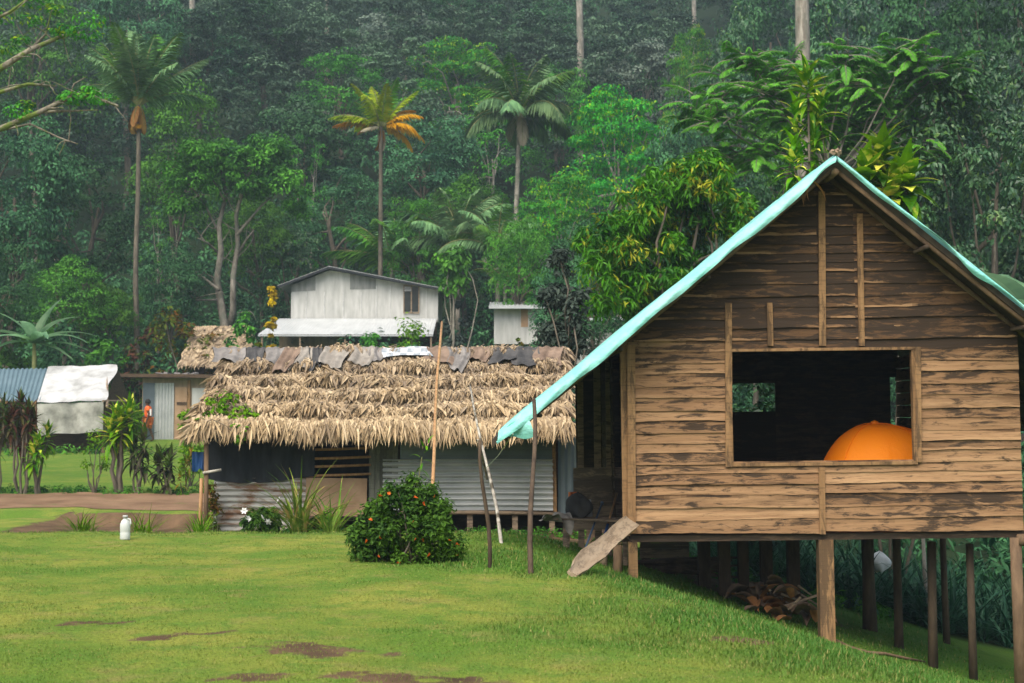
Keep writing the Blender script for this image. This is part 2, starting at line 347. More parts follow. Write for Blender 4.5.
# ------------------------------------------------------------------ ground
def lines(segs):
    out = [segs[0][0]]
    for a, b, st in segs:
        n = max(1, int(round((b-a)/st))); out += list(np.linspace(a, b, n+1)[1:])
    return np.array(out)
xs = lines([(-220, -60, 8), (-60, -16, 1.0), (-16, -9, .3), (-9, 8, .1), (8, 16, .4), (16, 60, 1.2), (60, 220, 8)])
ys = lines([(-40, 5, 3), (5, 34, .1), (34, 48, .3), (48, 110, 1.0), (110, 300, 5)])
X, Y = np.meshgrid(xs, ys); Z = G(X, Y)
nx, ny = len(xs), len(ys)
I = np.arange(nx*ny).reshape(ny, nx)
F = np.stack([I[:-1, :-1], I[:-1, 1:], I[1:, 1:], I[1:, :-1]], -1).reshape(-1, 4)
mb = MB(); mb.add(np.stack([X, Y, Z], -1).reshape(-1, 3), F)
patches = []
for px, py, rx, ry in ((95, 623, .28, .22), (310, 651, .55, .28), (400, 680, .75, .2), (250, 678, .35, .15), (150, 640, .2, .15), (450, 600, .4, .25), (740, 640, .3, .3), (640, 602, .35, .25), (60, 560, .3, .4), (210, 633, .25, .12)):
    h = hit(px, py); patches.append((h.x, h.y, rx, ry, 1.0 if py > 615 else .55))
def soil(x, y):
    s = np.zeros_like(x)
    wob = 0.25*np.sin(x*9+y*5)+0.2*np.sin(x*17-y*11)+0.2*np.sin(y*23+x*7)+.15*np.sin(x*37+y*19)
    for cx, cy, rx, ry, k in patches:
        dd = ((x-cx)/rx)**2+((y-cy)/ry)**2
        s = np.maximum(s, k*.78*ss(1.7, 0.0, dd+wob*1.6))
    ew = 0.5*np.sin(x*.9)+.3*np.sin(x*2.3)
    st = 33.2+.9*np.sin(x*.55+2)+.25*np.sin(x*2.1)+1.2*ss(-8, -5, x)
    s = np.maximum(s, ss(24.6, 25.2, y)*ss(st+.45, st+.1, y)*ss(-4.0, -4.6, x)*ss(-11.2, -10.4, x))       # cut bank
    s = np.maximum(s, ss(25.6, 26.8, y)*ss(34, 33, y)*ss(-4.8, -4.2, x)*ss(2.6, 2.0, x)*.95)   # trodden earth round the thatched hut
    s = np.maximum(s, 0.7*ss(20.3, 21, y)*ss(25.5, 24, y)*ss(2.0, 3.0, x)*ss(5.6, 4.4, x))          # bare earth under the stilts
    return s
def lush(x, y):
    x0 = np.clip(1+(14-y)*0.27, -0.1, 3.5)
    l = 0.9*np.clip(ss(-2.4, 0.9, x-x0+.5*np.sin(y*1.3)+.35*np.sin(y*3.1+x*2)+.25*np.sin(x*5.3-y*2.2))*1.1, 0, 1)*ss(27, 24, y)*ss(7, 9, y)
    l = np.maximum(l, 0.6*ss(19, 21, y)*ss(27, 25, y))
    return np.maximum(l, 0.55*ss(36, 44, y)*ss(77, 73, y))
me = mb.mesh('ground', True)
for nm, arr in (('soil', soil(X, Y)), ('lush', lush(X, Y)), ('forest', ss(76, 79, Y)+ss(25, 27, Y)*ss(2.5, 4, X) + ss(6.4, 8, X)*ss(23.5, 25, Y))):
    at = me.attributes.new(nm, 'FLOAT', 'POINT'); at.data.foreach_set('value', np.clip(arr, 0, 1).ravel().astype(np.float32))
def grasscolor(m, w):
    """shared turf colour: broad yellow and green drifts, small tufts"""
    a = m.noise(0.55, 3, 0.6, w); b = m.noise(2.6, 4, 0.65, w)
    c = m.mix(m.ramp(a, [(0.38, 0), (0.62, 1)]), (0.11, 0.20, 0.022), (0.25, 0.268, 0.045))
    c = m.mix(m.ramp(b, [(0.38, 0.7), (0.52, 0)]), c, (0.10, 0.20, 0.025))
    c = m.mix(m.ramp(m.noise(1.5, 5, 0.7, w), [(0.55, 0), (0.70, 0.5)]), c, (0.32, 0.235, 0.09))
    return c
def groundmat():
    m = Mat('turf and earth'); w = m.pos((1, 1, 1), True)
    c = grasscolor(m, w)
    c = m.mix(m.math('MULTIPLY', m.attr('lush'), 0.85), c, m.mix(m.noise(3, 4, .6, w), (0.035, 0.12, 0.010), (0.085, 0.20, 0.018)))
    fine = m.noise(38, 4, 0.75, w); c = m.mix(m.ramp(fine, [(0.35, 0.55), (0.6, 0)]), c, (0.045, 0.06, 0.014))
    sn = m.noise(9, 6, 0.75, w)
    s = m.ramp(m.math('ADD', m.attr('soil'), m.math('MULTIPLY', m.math('SUBTRACT', sn, 0.5), 1.5)), [(0.40, 0), (0.62, 1)])
    c = m.mix(s, c, m.mix(m.ramp(m.noise(2, 5, .6, w), [(.3, 0), (.7, 1)]), (0.065, 0.042, 0.024), (0.155, 0.098, 0.054)))
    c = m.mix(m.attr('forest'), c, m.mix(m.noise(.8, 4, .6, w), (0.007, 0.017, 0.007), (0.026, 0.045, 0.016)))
    m.bump(m.noise(30, 5, 0.8, w), 0.6, 0.05); return m.fin(c, 0.95, 0, 0.1)
go = obj('ground', me, groundmat()); kind(go, 'structure')

# dirt path
def pathfn(u, v):
    x = -30+24.5*u; ed = .35*math.sin(x*1.1)+.2*math.sin(x*2.7)
    a = 34.6+.9*np.sin(x*.55+2)+.25*np.sin(x*2.1)+1.2*float(ss(-8, -5, x))+ed*.3; b = 41.0+.6*math.sin(x*.4)+.25*math.sin(x*1.9)
    y = a+(b-a)*v; return (x, y, gz(x, y)+.012)
dp = Mat('dirt path'); w_ = dp.pos((1, 1, 1), True)
cpath = dp.mix(dp.ramp(dp.noise(.9, 6, .65, w_), [(.3, 0), (.7, 1)]), (0.125, 0.075, 0.042), (0.24, 0.15, 0.088))
cpath = dp.mix(dp.ramp(dp.noise(2.2, 5, .7, w_), [(.58, 0), (.66, .6)]), cpath, (0.10, 0.12, 0.03))
dp.bump(dp.noise(8, 5, .7, w_), .5, .04); dp.fin(cpath, .95, 0, .1)
kind(obj('dirt_path', MB().grid(pathfn, 120, 20), dp.m, smooth=True), 'structure')

# grass blades on the near lawn
def blades(n, rng, xr, yr, hmin, hmax, wid, onlylush=False):
    x = rng.uniform(xr[0], xr[1], n); u = rng.uniform(0, 1, n)
    y = 1/(1/yr[0]+(1/yr[1]-1/yr[0])*u)      # denser near the camera
    fr = np.abs(x) < 0.40*y+0.6; x, y = x[fr], y[fr]
    so_ = soil(x, y); lu = lush(x, y)
    keep = rng.uniform(0, 1, len(x)) > so_*0.9+.0
    if onlylush: keep &= rng.uniform(0, 1, len(x)) < ss(.15, .7, lu)+.10*(np.sin(x*3.3+y)*np.sin(y*4.1-x*1.7) > .55)
    keep &= ~((x > 1.3) & (y > 18.0) & (y < 24) & (rng.uniform(0, 1, len(x)) < .45))
    x, y, lu = x[keep], y[keep], lu[keep]; n = len(x); z = G(x, y)-.004
    patch = .5+.5*np.sin(x*2.3+1.3*np.sin(y*1.7))*np.sin(y*2.9+x)
    h = rng.uniform(hmin, hmax, n)*(0.75+.5*patch+1.1*lu); a = rng.uniform(0, 2*np.pi, n)
    dx, dy = np.cos(a), np.sin(a); lean = rng.uniform(.1, .9, n)*h
    b = np.stack([x, y, z], -1); sd = np.stack([-dy, dx, np.zeros(n)], -1)*(wid*(1+y/14)/2)[:, None]
    tip = b+np.stack([dx*lean, dy*lean, h], -1)
    V = np.stack([b-sd, b+sd, tip], 1).reshape(-1, 3); F = np.arange(3*n).reshape(n, 3)
    return V, F, np.clip(lu, 0, 1)
rng = RS(11)
g = MB()
V, F, T = blades(300000, rng, (-8.5, 7.5), (8.0, 21), .007, .018, .0055); g.add(V, F, T)
V, F, T = blades(90000, rng, (-8.0, 7.0), (8.5, 24), .014, .034, .0065, True); g.add(V, F, T)
def bladecol():
    m = Mat('grass blade'); w = m.pos((1, 1, 1), True); c = grasscolor(m, w)
    c = m.mix(m.math('MULTIPLY', m.attr('tone'), 0.95), c, (0.045, 0.15, 0.016))
    r = m.island(); c = m.mix(m.ramp(r, [(.0, .35), (.5, 0)]), c, (0.06, 0.10, 0.015)); c = m.mix(m.ramp(r, [(.86, 0), (.93, .7)]), c, (0.33, 0.26, 0.09))
    return m.fin(c, 0.6, 0, 0.2, 0.25)
kind(obj('grass', g, bladecol()), 'stuff')

# ------------------------------------------------------------------ plants: generators
HAZE = 0.00055
UP = np.array([0, 0, 1.0])
def unit(a): return a/(np.linalg.norm(a, axis=-1, keepdims=True)+1e-9)
def leaves(mb, rng, C, Rr, n, L, W, droop=0.2, shell=.6, upb=.6, tone=0.15, flat=False, top=0.0):
    """n leaves around each cluster centre C (k,3) with radii Rr (k,3)"""
    C = np.asarray(C); Rr = np.asarray(Rr); k = len(C)
    if k == 0: return
    d = unit(rng.normal(size=(k, n, 3)))
    if top: d[..., 2] = np.where(rng.uniform(0, 1, (k, n)) < top, np.abs(d[..., 2]), d[..., 2])
    r = shell+(1-shell)*rng.uniform(0, 1, (k, n, 1))
    p = C[:, None]+d*Rr[:, None]*r
    nn = unit(d*.75+UP*upb+rng.normal(size=d.shape)*.30)
    ax = unit(np.cross(nn, rng.normal(size=d.shape))*.7+d*.6-UP*droop); ax = unit(ax-nn*np.sum(ax*nn, -1, keepdims=True)*.6)
    sd = unit(np.cross(nn, ax)); l = L*rng.uniform(.6, 1.3, (k, n, 1)); w = W*rng.uniform(.7, 1.25, (k, n, 1))
    b = p-ax*l*.5; t = p+ax*l*.5-UP*l*.12; m = p+ax*l*.02
    V = np.stack([b, m+sd*w*.5+nn*w*.12, t, m-sd*w*.5+nn*w*.12], 2).reshape(-1, 3)
    F = np.arange(len(V)).reshape(-1, 4)
    tn = (rng.normal(0, tone, (k, 1))+rng.normal(0, .07, (k, n))).ravel()
    mb.add(V, F, tn)
def ellipsoid_pts(rng, n, r, lo=-.5):
    out = []
    while len(out) < n:
        d = rng.normal(size=3); d /= np.linalg.norm(d)
        if d[2] < lo: continue
        out.append(d*(.55+.45*rng.uniform()**.5)*np.array(r))
    return np.array(out)
def limb(mb, a, b, r0, r1, rng, n=5, sag=.12, seg=6):
    a = np.array(a); b = np.array(b); L = np.linalg.norm(b-a); pts = []; o = rng.normal(size=3)*L*sag
    for i in range(n+1):
        t = i/n; pts.append(a+(b-a)*t+o*math.sin(math.pi*t)*(.8 if i else 0)+np.array([0, 0, L*.06*math.sin(math.pi*t)])+ (rng.normal(size=3)*L*.02 if 0 < i < n else 0))
    mb.tube(pts, list(np.linspace(r0, r1, n+1)), seg, cap=False)
def tree(name, label, cat, h, cr, ch, tr, style, ncl, clr, nl, leaf, lmat, bmat, seed, group=None, limbs=10, droop=.2, bend=.6, shell=.6):
    """built at the origin, height h, crown radius cr, crown height ch"""
    rng = RS(seed); root = thing(name, label, cat, group=group)
    cz = h-ch/2; tr_, cr_mb = MB(), MB()
    if style == 'round':
        C = ellipsoid_pts(rng, ncl, (cr-clr*.7, cr-clr*.7, ch/2-clr*.5), -.75)+np.array([0, 0, cz])
        C += rng.normal(size=C.shape)*clr*.3; Rr = np.array([(clr, clr, clr*.55)])*rng.uniform(.6, 1.35, (ncl, 1))
    elif style == 'layered':
        C, Rr = [], []; nlay = 6
        for i in range(ncl):
            ly = rng.integers(0, nlay); zz = h-ch+ch*(ly+.6)/nlay; mr = cr*(1-.55*(ly/(nlay-1))**1.6); a = rng.uniform(0, 6.283); r = mr*math.sqrt(rng.uniform(.05, 1))
            C.append((r*math.cos(a), r*math.sin(a), zz+.25*r/cr*ch/nlay*(-1)+rng.normal()*ch*.05)); s = rng.uniform(.7, 1.3)*clr; Rr.append((s, s, s*.32))
        C, Rr = np.array(C), np.array(Rr)
    elif style == 'tall':
        t = rng.uniform(0, 1, ncl); a = rng.uniform(0, 6.283, ncl); r = cr*np.sqrt(rng.uniform(0, 1, ncl))*(1-.5*t)
        C = np.stack([r*np.cos(a), r*np.sin(a), h-ch+ch*t], -1); Rr = np.array([(clr, clr, clr*.5)])*rng.uniform(.6, 1.35, (ncl, 1))
    leaves(cr_mb, rng, C, Rr, nl, leaf[0], leaf[1], droop, .72, .45, .12, top=.8)
    bx, by = rng.normal()*bend*cr*.25, rng.normal()*bend*cr*.25
    top = np.array([bx, by, cz+ch*.15]); pts = [np.array([0, 0, -.6])]
    for i in range(1, 7):
        t = i/6; pts.append(np.array([bx*t+.12*cr*bend*math.sin(t*5+seed), by*t+.1*cr*bend*math.sin(t*4+seed*2), top[2]*t]))
    tr_.tube(pts, [tr*1.25, tr, tr*.92, tr*.82, tr*.7, tr*.5, tr*.3], 8, cap=False)
    pick = rng.permutation(len(C))[:limbs]
    for j in pick:
        i = int(rng.integers(3, 6)); limb(tr_, pts[i], C[j], tr*.38, tr*.08, rng)
    obj('trunk', tr_, bmat, root, smooth=True); obj('crown', cr_mb, lmat, root)
    root['h'] = h; root['w'] = 2*cr; root['used'] = 0
    return root
def put(proto, label, px, top, Y, wpx=None, rz=None, group=None, sx=None, name=None, dip=0):
    """stand a tree of the kind of proto on the ground where pixel column px meets depth Y, its top at pixel row top"""
    q = P(px, top, Y); base = gz(q.x, Y)-dip; hh = q.z-base
    if proto['used']: o = dup(proto)
    else: o = proto
    proto['used'] = proto['used']+1
    if o is not proto: o['used'] = 1
    if name: o.name = name
    s = hh/proto['h']; w = s if wpx is None else wpx*Y/FPX/proto['w']
    o.location = (q.x, Y, base); o.scale = (w, w, s); o.rotation_euler = (0, 0, rz if rz is not None else random.uniform(0, 6.28))
    o['label'] = label
    if group: o['group'] = group
    return o

def frond(mb, rib, base, az, el, L, droop, nleaf=34, ll=.9, rng=None, lw=.05, hang=.5, up=0.0):
    pts = []; p = np.array(base, float); h = np.array([math.cos(az), math.sin(az), 0]); n = 14
    for i in range(n+1):
        t = i/n; e = el-droop*t**1.3; dv = h*math.cos(e)+UP*math.sin(e); pts.append((p.copy(), dv)); p = p+dv*L/n
    rib.tube([q for q, _ in pts], list(np.linspace(L*.012+.012, .006, n+1)), 4, cap=False)
    side = np.cross(h, UP)
    V = []
    for i in range(nleaf):
        t = .12+.88*i/(nleaf-1); f = t*n; k = min(int(f), n-1); a = f-k
        q = pts[k][0]*(1-a)+pts[k+1][0]*a; dv = pts[k][1]; nrm = np.cross(side, dv)
        l = ll*(math.sin(math.pi*min(.96, .16+.8*t))**.7)*rng.uniform(.85, 1.12)
        for s in (-1, 1):
            d = side*s*(.85-.3*t)+dv*(.45+.4*t)-UP*(hang*rng.uniform(.6, 1.3))+nrm*up; d = d/np.linalg.norm(d)
            wv = np.cross(d, nrm); wv = wv/(np.linalg.norm(wv)+1e-6)*lw*rng.uniform(.8, 1.2)
            mid = q+d*l*.45; tip = q+d*l-UP*l*.22*rng.uniform(.3, 1.5)
            V += [q, mid+wv, tip, mid-wv]
    V = np.array(V); mb.add(V, np.arange(len(V)).reshape(-1, 4), rng.normal(0, .12, len(V)//4))
def palm(label, px, basepx_y, Y, crown_py, fronds, tr=.16, lean=0., bark='palebark', ll=.9, group=None, lw=.05, base_dx=0, wav=0):
    """fronds: list of (azimuth deg, elevation deg, length, droop rad, material, hang)"""
    q = P(px, crown_py, Y); bx = P(px+base_dx, crown_py, Y).x; z0 = gz(bx, Y); root = thing('palm_tree', label, 'palm tree', (bx, Y, z0), group=group)
    H = q.z-z0; ox = q.x-bx; rng = RS(int(px*7+Y)); t_ = MB(); pts = [(ox*(i/12)**1.3+wav*math.sin(i*.75)*(1-i/12), .05*math.sin(i), H*i/12-(.4 if i == 0 else 0)) for i in range(13)]
    t_.tube(pts, [tr*1.35]+[tr*(1.05-.35*i/12) for i in range(1, 13)], 9, wob=.06)
    obj('trunk', t_, M[bark], root, smooth=True)
    for az, el, L, dr, mt, hang in fronds:
        lf, rb = MB(), MB(); a = R(az); frond(lf, rb, (ox+math.cos(a)*.1, math.sin(a)*.1, H-.05), a, R(el), L, dr, int(20+L*6), ll*L/3.8, rng, lw, hang)
        fo = obj('frond', lf, M[mt], root); obj('midrib', rb, M['petiole'], fo)
    return root
def strap(mb, base, az, el, L, w, droop, rng, n=5, fold=.18, tone=0):
    p = np.array(base, float); h = np.array([math.cos(az), math.sin(az), 0]); sd = np.array([-math.sin(az), math.cos(az), 0]); V = []
    for i in range(n+1):
        t = i/n; e = el-droop*t; dv = h*math.cos(e)+UP*math.sin(e); nr = h*-math.sin(e)+UP*math.cos(e)
        ww = w*(.35+.65*math.sin(math.pi*min(1, t*1.15+.12)))*(1 if t < .99 else .04)*.5
        if t > .99: ww = w*.02
        V += [p-sd*ww+nr*ww*fold*2, p, p+sd*ww+nr*ww*fold*2]; p = p+dv*L/n
    F = [(3*i+a, 3*i+a+1, 3*i+a+4, 3*i+a+3) for i in range(n) for a in (0, 1)]
    mb.add(np.array(V), np.array(F), tone)
def rosette(mb, c, n, L, w, rng, el=(10, 85), droop=(0.8, 1.8), spread=.03, height=0, fold=.18):
    for i in range(n):
        t = i/max(1, n-1); e = R(el[0]+(el[1]-el[0])*t)+rng.normal()*.12
        strap(mb, (c[0]+rng.normal()*spread, c[1]+rng.normal()*spread, c[2]+height*(t-.5)), i*2.39996+rng.normal()*.3, e, L*rng.uniform(.75, 1.15), w*rng.uniform(.8, 1.15), rng.uniform(*droop), rng, fold=fold, tone=rng.normal()*.12)
def stemmed(name, label, cat, base, heads, mat, smat, seed, n=26, L=.55, w=.09, group=None, el=(-35, 85), height=.35, sr=.035, droop=(.7, 1.6), fold=.15):
    """several canes, each carrying a head of strap leaves. heads: (dx, dy, height) offsets from base"""
    rng = RS(seed); root = thing(name, label, cat, base, group=group)
    for dx, dy, hh in heads:
        st = MB(); limb(st, (dx*.25, dy*.25, -.1), (dx, dy, hh), sr, sr*.7, rng, 5, .04, 6); so_ = obj('stem', st, smat, root, smooth=True)
        f = MB(); rosette(f, (dx, dy, hh), n, L, w, rng, el, droop, height=height, fold=fold); obj('foliage', f, mat, so_)
    return root
def shrub(name, label, cat, base, r, h, ncl, clr, nl, leaf, mat, seed, bmat=None, group=None, droop=.1, stems=6, lo=-.6):
    rng = RS(seed); root = thing(name, label, cat, base, group=group)
    C = ellipsoid_pts(rng, ncl, (r-clr*.6, r-clr*.6, h/2-clr*.4), lo)+np.array([0, 0, h/2]); f = MB()
    Rr = np.array([(clr, clr, clr*.85)])*rng.uniform(.6, 1.35, (ncl, 1)); C = C+rng.normal(size=C.shape)*clr*.25; leaves(f, rng, C, Rr, nl, leaf[0], leaf[1], droop, .5)
    st = MB()
    for j in rng.permutation(len(C))[:stems]: limb(st, (rng.normal()*.05*r, rng.normal()*.05*r, -.1), C[j], .03*r+.008, .008*r+.003, rng)
    obj('foliage', f, mat, root); obj('stem', st, bmat or M['bark'], root, smooth=True)
    root['C'] = [float(q) for q in C.ravel()]
    return root

# ------------------------------------------------------------------ big timber house on stilts
HO = P(827, 532, 18.0); HROT = (0, -R(0.7), 0); HI = Euler(HROT).to_matrix().inverted(); HM = Euler(HROT).to_matrix()
def HL(px, py, Y): q = HI @ (P(px, py, Y)-HO); return q            # local (u across, d deep, v up)
def HW(u, d, v): return HM @ Vector((u, d, v)) + HO                # back to the world
house = thing('stilt_house', 'large weathered plank house on stilts with steep gable and wide open window', 'house', HO, HROT)
UL, UR, DEP = -2.47, 2.47, 5.6
AP = HL(835, 156, 17.45); UA, VA = AP.x, AP.z; SL, SRr = 0.80, 0.835
EL, ER = -4.2, 4.15
def roofv(u): return VA-(UA-u)*SL if u < UA else VA-(u-UA)*SRr
wl, wr = HL(731, 407, 18).x, HL(913, 407, 18).x; wb, wt = HL(820, 463, 18).z, HL(820, 350, 18).z
rng = RS(5)
# front wall: overlapping planks, cut round the window and under the roof slope
fw = MB(); v = 0.0
def plank(u0, u1, v0, v1, tone):
    """one plank with a ragged lower edge, tipped so that its foot stands proud of the plank below"""
    n = max(2, int((u1-u0)/.07)); us = np.linspace(u0, u1, n+1); hl = v1-v0
    lo = v0+np.cumsum(rng.normal(0, .0028, n+1)); lo -= lo.mean()-v0; lo = np.clip(lo, v0-.018, v0+.014); hi = np.full(n+1, v1+.03)
    lim = np.array([roofv(x) for x in us])-.10
    hi = np.minimum(hi, lim); lo = np.minimum(lo, hi-.002)
    pz = rng.uniform(0, 6.28, 4); xs_ = (us[:-1]+us[1:])/2; dirt = np.clip(.35+.45*np.sin(xs_*2.1+pz[0])+.35*np.sin(xs_*5.3+pz[1])+.25*np.sin(xs_*11+pz[2]), 0, 1)*rng.uniform(.2, .85); worn = np.clip(.4+.5*np.sin(xs_*2.7+pz[3])+.3*np.sin(xs_*7+pz[1]), 0, 1)
    tilt = rng.uniform(.016, .03); off = rng.normal(0, .003)
    V = []
    for i in range(n+1):
        e_ = min(.028+rng.normal(0, .006), max(.004, (hi[i]-lo[i])*.4)); q_ = e_/max(.01, hi[i]-lo[i])
        V += [(us[i], -tilt+off, lo[i]), (us[i], (-tilt+off)*(1-q_)+(-.004+off)*q_, lo[i]+e_), (us[i], (-tilt+off)*.3+(-.004+off)*.7, lo[i]+(hi[i]-lo[i])*max(q_+.05, .62+.07*math.sin(us[i]*2.7+pz[0])+.04*math.sin(us[i]*7+pz[2]))), (us[i], -.004+off, hi[i]), (us[i], .014, hi[i]), (us[i], -tilt+.018+off, lo[i])]
    F = [(6*i+a, 6*i+6+a, 6*i+6+(a+1) % 6, 6*i+(a+1) % 6) for i in range(n) for a in range(6)]
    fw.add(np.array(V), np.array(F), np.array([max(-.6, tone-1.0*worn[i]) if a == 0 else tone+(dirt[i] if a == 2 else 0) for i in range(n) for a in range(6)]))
    return
while v < VA-.35:
    hgt = rng.uniform(.115, .185) if v < 2.3 else rng.uniform(.11, .165)
    v1 = v+hgt
    for q_ in (wb, wt):
        if v < q_-.02 and v1 > q_-.09: v1 = q_ if v1 < q_+.09 or q_-v > .08 else v1
    uL, uR = UL, UR
    if roofv(UL) - .1 < v: uL = UA-(VA-.1-v)/SL
    if roofv(UR) - .1 < v: uR = UA+(VA-.1-v)/SRr
    tb = .02+.85*float(ss(1.9, 2.6, v))+rng.normal()*.12  # boards darken towards the gable: mould plus eave shade put into the tone
    segs = [(uL, uR)]
    if v < wt-.03 and v1 > wb+.03: segs = [(uL, wl-.01), (wr+.01, uR)]
    elif v < wb: segs = [(uL, -.06), (-.06, uR)]
    elif v < 2.95: segs = [(uL, wl-.04), (wl-.04, -.05), (-.05, .42), (.42, uR)]
    else: segs = [(uL, -.05), (-.05, .42), (.42, uR)] if uR > .5 else [(uL, uR)]
    for a, b in segs:
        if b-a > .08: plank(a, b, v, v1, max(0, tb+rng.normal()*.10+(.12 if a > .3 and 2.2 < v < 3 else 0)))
    v = v1
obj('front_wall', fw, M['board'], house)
# battens and window trim, each its own piece
def batten(px0, py0, px1, py1, w, name='batten', d=-.035, tone=0.1, t=.025):
    a, b = HL(px0, py0, 18), HL(px1, py1, 18)
    return obj(name, MB().beam((a.x, d, a.z), (b.x, d, b.z), w, t, tone, up=(0, 1, 0)), M['trim'], house)
batten(631, 345, 631.5, 533, .10, 'corner_board', tone=0.0)
batten(728, 303, 728.5, 467, .085)
batten(769, 303, 770, 346, .07)
batten(821, 192, 822, 346, .085); batten(859, 214, 861, 346, .075)
batten(821, 467, 822, 534, .075)
batten(917, 347, 918, 462, .07)
fr = MB()
for (a, b) in (((wl-.03, wb-.03), (wr+.03, wb+.012)), ((wl-.03, wt-.01), (wr+.03, wt+.025)), ((wl-.03, wb), (wl+.012, wt)), ((wr-.012, wb), (wr+.03, wt))):
    fr.bb((a[0], -.045 if a[1] < wb-.01 else -.040, a[1]), (b[0], .05, b[1]), 0.0)
obj('window_frame', fr, M['trim'], house)
# floor, joists, bottom beam
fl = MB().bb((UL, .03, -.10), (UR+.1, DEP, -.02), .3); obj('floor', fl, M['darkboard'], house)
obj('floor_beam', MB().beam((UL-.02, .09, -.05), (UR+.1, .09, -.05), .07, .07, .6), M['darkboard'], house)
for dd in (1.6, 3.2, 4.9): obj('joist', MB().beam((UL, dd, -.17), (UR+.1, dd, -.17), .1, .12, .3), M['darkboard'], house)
# other walls
def holed(mb, us, vs, holes, d0, d1, tone=.3, along='u'):
    us = sorted(set(us)); vs = sorted(set(vs))
    for i in range(len(us)-1):
        for j in range(len(vs)-1):
            cu, cv = (us[i]+us[i+1])/2, (vs[j]+vs[j+1])/2
            if any(a < cu < b and c < cv < e for a, b, c, e in holes): continue
            a = (us[i], d0, vs[j]); b = (us[i+1], d1, vs[j+1])
            if along == 'd': a, b = (d0, us[i], vs[j]), (d1, us[i+1], vs[j+1])
            mb.bb(a, b, tone)
YB = 18+DEP
h1a, h1b = HL(725, 412, YB), HL(775, 383, YB); h2a, h2b = HL(891, 428, YB), HL(899, 377, YB)
holes = [(h1a.x, h1b.x, h1a.z, h1b.z), (h2a.x, h2b.x, h2a.z, h2b.z)]
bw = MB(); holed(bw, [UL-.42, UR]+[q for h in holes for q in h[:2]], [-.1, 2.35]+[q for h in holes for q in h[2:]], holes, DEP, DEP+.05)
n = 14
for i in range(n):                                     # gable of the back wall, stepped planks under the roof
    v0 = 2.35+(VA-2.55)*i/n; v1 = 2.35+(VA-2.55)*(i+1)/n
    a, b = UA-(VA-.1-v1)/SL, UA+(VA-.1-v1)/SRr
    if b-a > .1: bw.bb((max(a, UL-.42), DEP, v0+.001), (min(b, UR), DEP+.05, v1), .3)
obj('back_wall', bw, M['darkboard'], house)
rw = MB()
for i in range(12): rw.box((UR-.02, DEP/2+.05, .1+i*.2), (.03, DEP, .19), (0, R(4), 0), .2)
obj('side_wall', rw, M['board'], house)
lw = MB()
for i in range(12): lw.box((UL+.02, .75, .1+i*.2), (.03, 1.4, .19), (0, R(-4), 0), .3)
for i in range(12): lw.box((UL+.02, 4.3, .1+i*.2), (.03, 2.5, .19), (0, R(-4), 0), .3)
obj('side_wall', lw, M['darkboard'], house)
obj('corner_post', MB().beam((UL-.05, .06, -.02), (UL-.05, .06, 2.5), .09, .09, .1), M['trim'], house)
# low veranda wall and posts beside the open side of the house
va, vb = HL(574, 530, 21.4), HL(626, 467, 21.4); vw = MB()
for i in range(5): vw.box(((va.x+vb.x)/2, 3.4+.01*i % .02, va.z+(vb.z-va.z)*(i+.5)/5), (vb.x-va.x, .025, (vb.z-va.z)/5-.006), (R(4), 0, R(.6*(-1)**i)), .1*i)
obj('veranda_wall', vw, M['greyboard'], house)
for px, w in ((597, .10), (608, .07), (580, .09)):
    a = HL(px, 467, 21.5); obj('veranda_post', MB().beam((a.x, 3.5, va.z-.9), (a.x+.02, 3.5, roofv(a.x)-.12), w, w, .1), M['greyboard'], house)
# roof slab with poles under the edge
D0, D1 = -.50, DEP+.5
def slab(side):
    m = MB(); ue = EL if side < 0 else ER; s = SL if side < 0 else SRr
    V = []
    for d_ in (D0, D1):
        for u_ in (UA, ue):
            for t in (-.09, 0): V.append((u_, d_, roofv(u_)-.025+t))
    m.add(np.array(V), np.array([(0,1,3,2),(4,6,7,5),(0,4,5,1),(2,3,7,6),(0,2,6,4),(1,5,7,3)])); return m
rf = obj('roof', slab(-1), M['underroof'], house); rf2 = obj('roof', slab(1), M['underroof'], house)
for dd, off in ((-.46, -.13), (-.02, -.15), (2.0, -.15), (4.0, -.15)):
    for s in (-1, 1):
        ue = -4.05 if s < 0 else 4.05
        obj('rafter', MB().tube([(UA, dd, VA+off), ((UA+ue)/2, dd+.02, roofv((UA+ue)/2)+off-.01), (ue, dd, roofv(ue)+off)], [.034, .036, .03], 6), M['pole'] if dd < 0 else M['darkpole'], house, smooth=True)
for u_ in (-3.6, -2.6, -1.5, 1.2, 2.4, 3.5):
    obj('purlin', MB().tube([(u_, D0-.04, roofv(u_)-.21), (u_, D1, roofv(u_)-.21)], .03, 6), M['darkpole'], house, smooth=True)
obj('ridge_pole', MB().tube([(UA, D0-.06, VA-.2), (UA, D1, VA-.2)], .045, 7), M['pole'], house, smooth=True)
# stilts down to the ground
def stilt(px, d, w, top=-.10, mat='trim', round_=False, lean=0, tone=.1, name='stilt'):
    a = HL(px, 560, 18+d); q = HW(a.x, d, 0); zb = gz(q.x, q.y)-.15; vbm = (HI @ (Vector((q.x+.012*(q.z-zb), q.y, zb))-HO))
    m = MB()
    if round_: m.tube([(vbm.x+lean, d, vbm.z), ((vbm.x+a.x)/2+lean*.4, d, vbm.z/2), (a.x, d, top)], [w*.62, w*.5, w*.5], 8, wob=.06)
    else: m.beam((vbm.x+lean, d, vbm.z), (a.x, d, top), w, w, tone)
    return obj(name, m, M[mat], house, smooth=round_)
stilt(633, .06, .11); stilt(825, .10, .185, tone=.25)
stilt(1016, .02, .15, -.10, 'pole', True, .02); obj('post_cap', MB().tube([(UR-.08, -.02, -.13), (UR+.25, .0, -.12)], .075, 8, wob=.1), M['pole'], house, smooth=True)
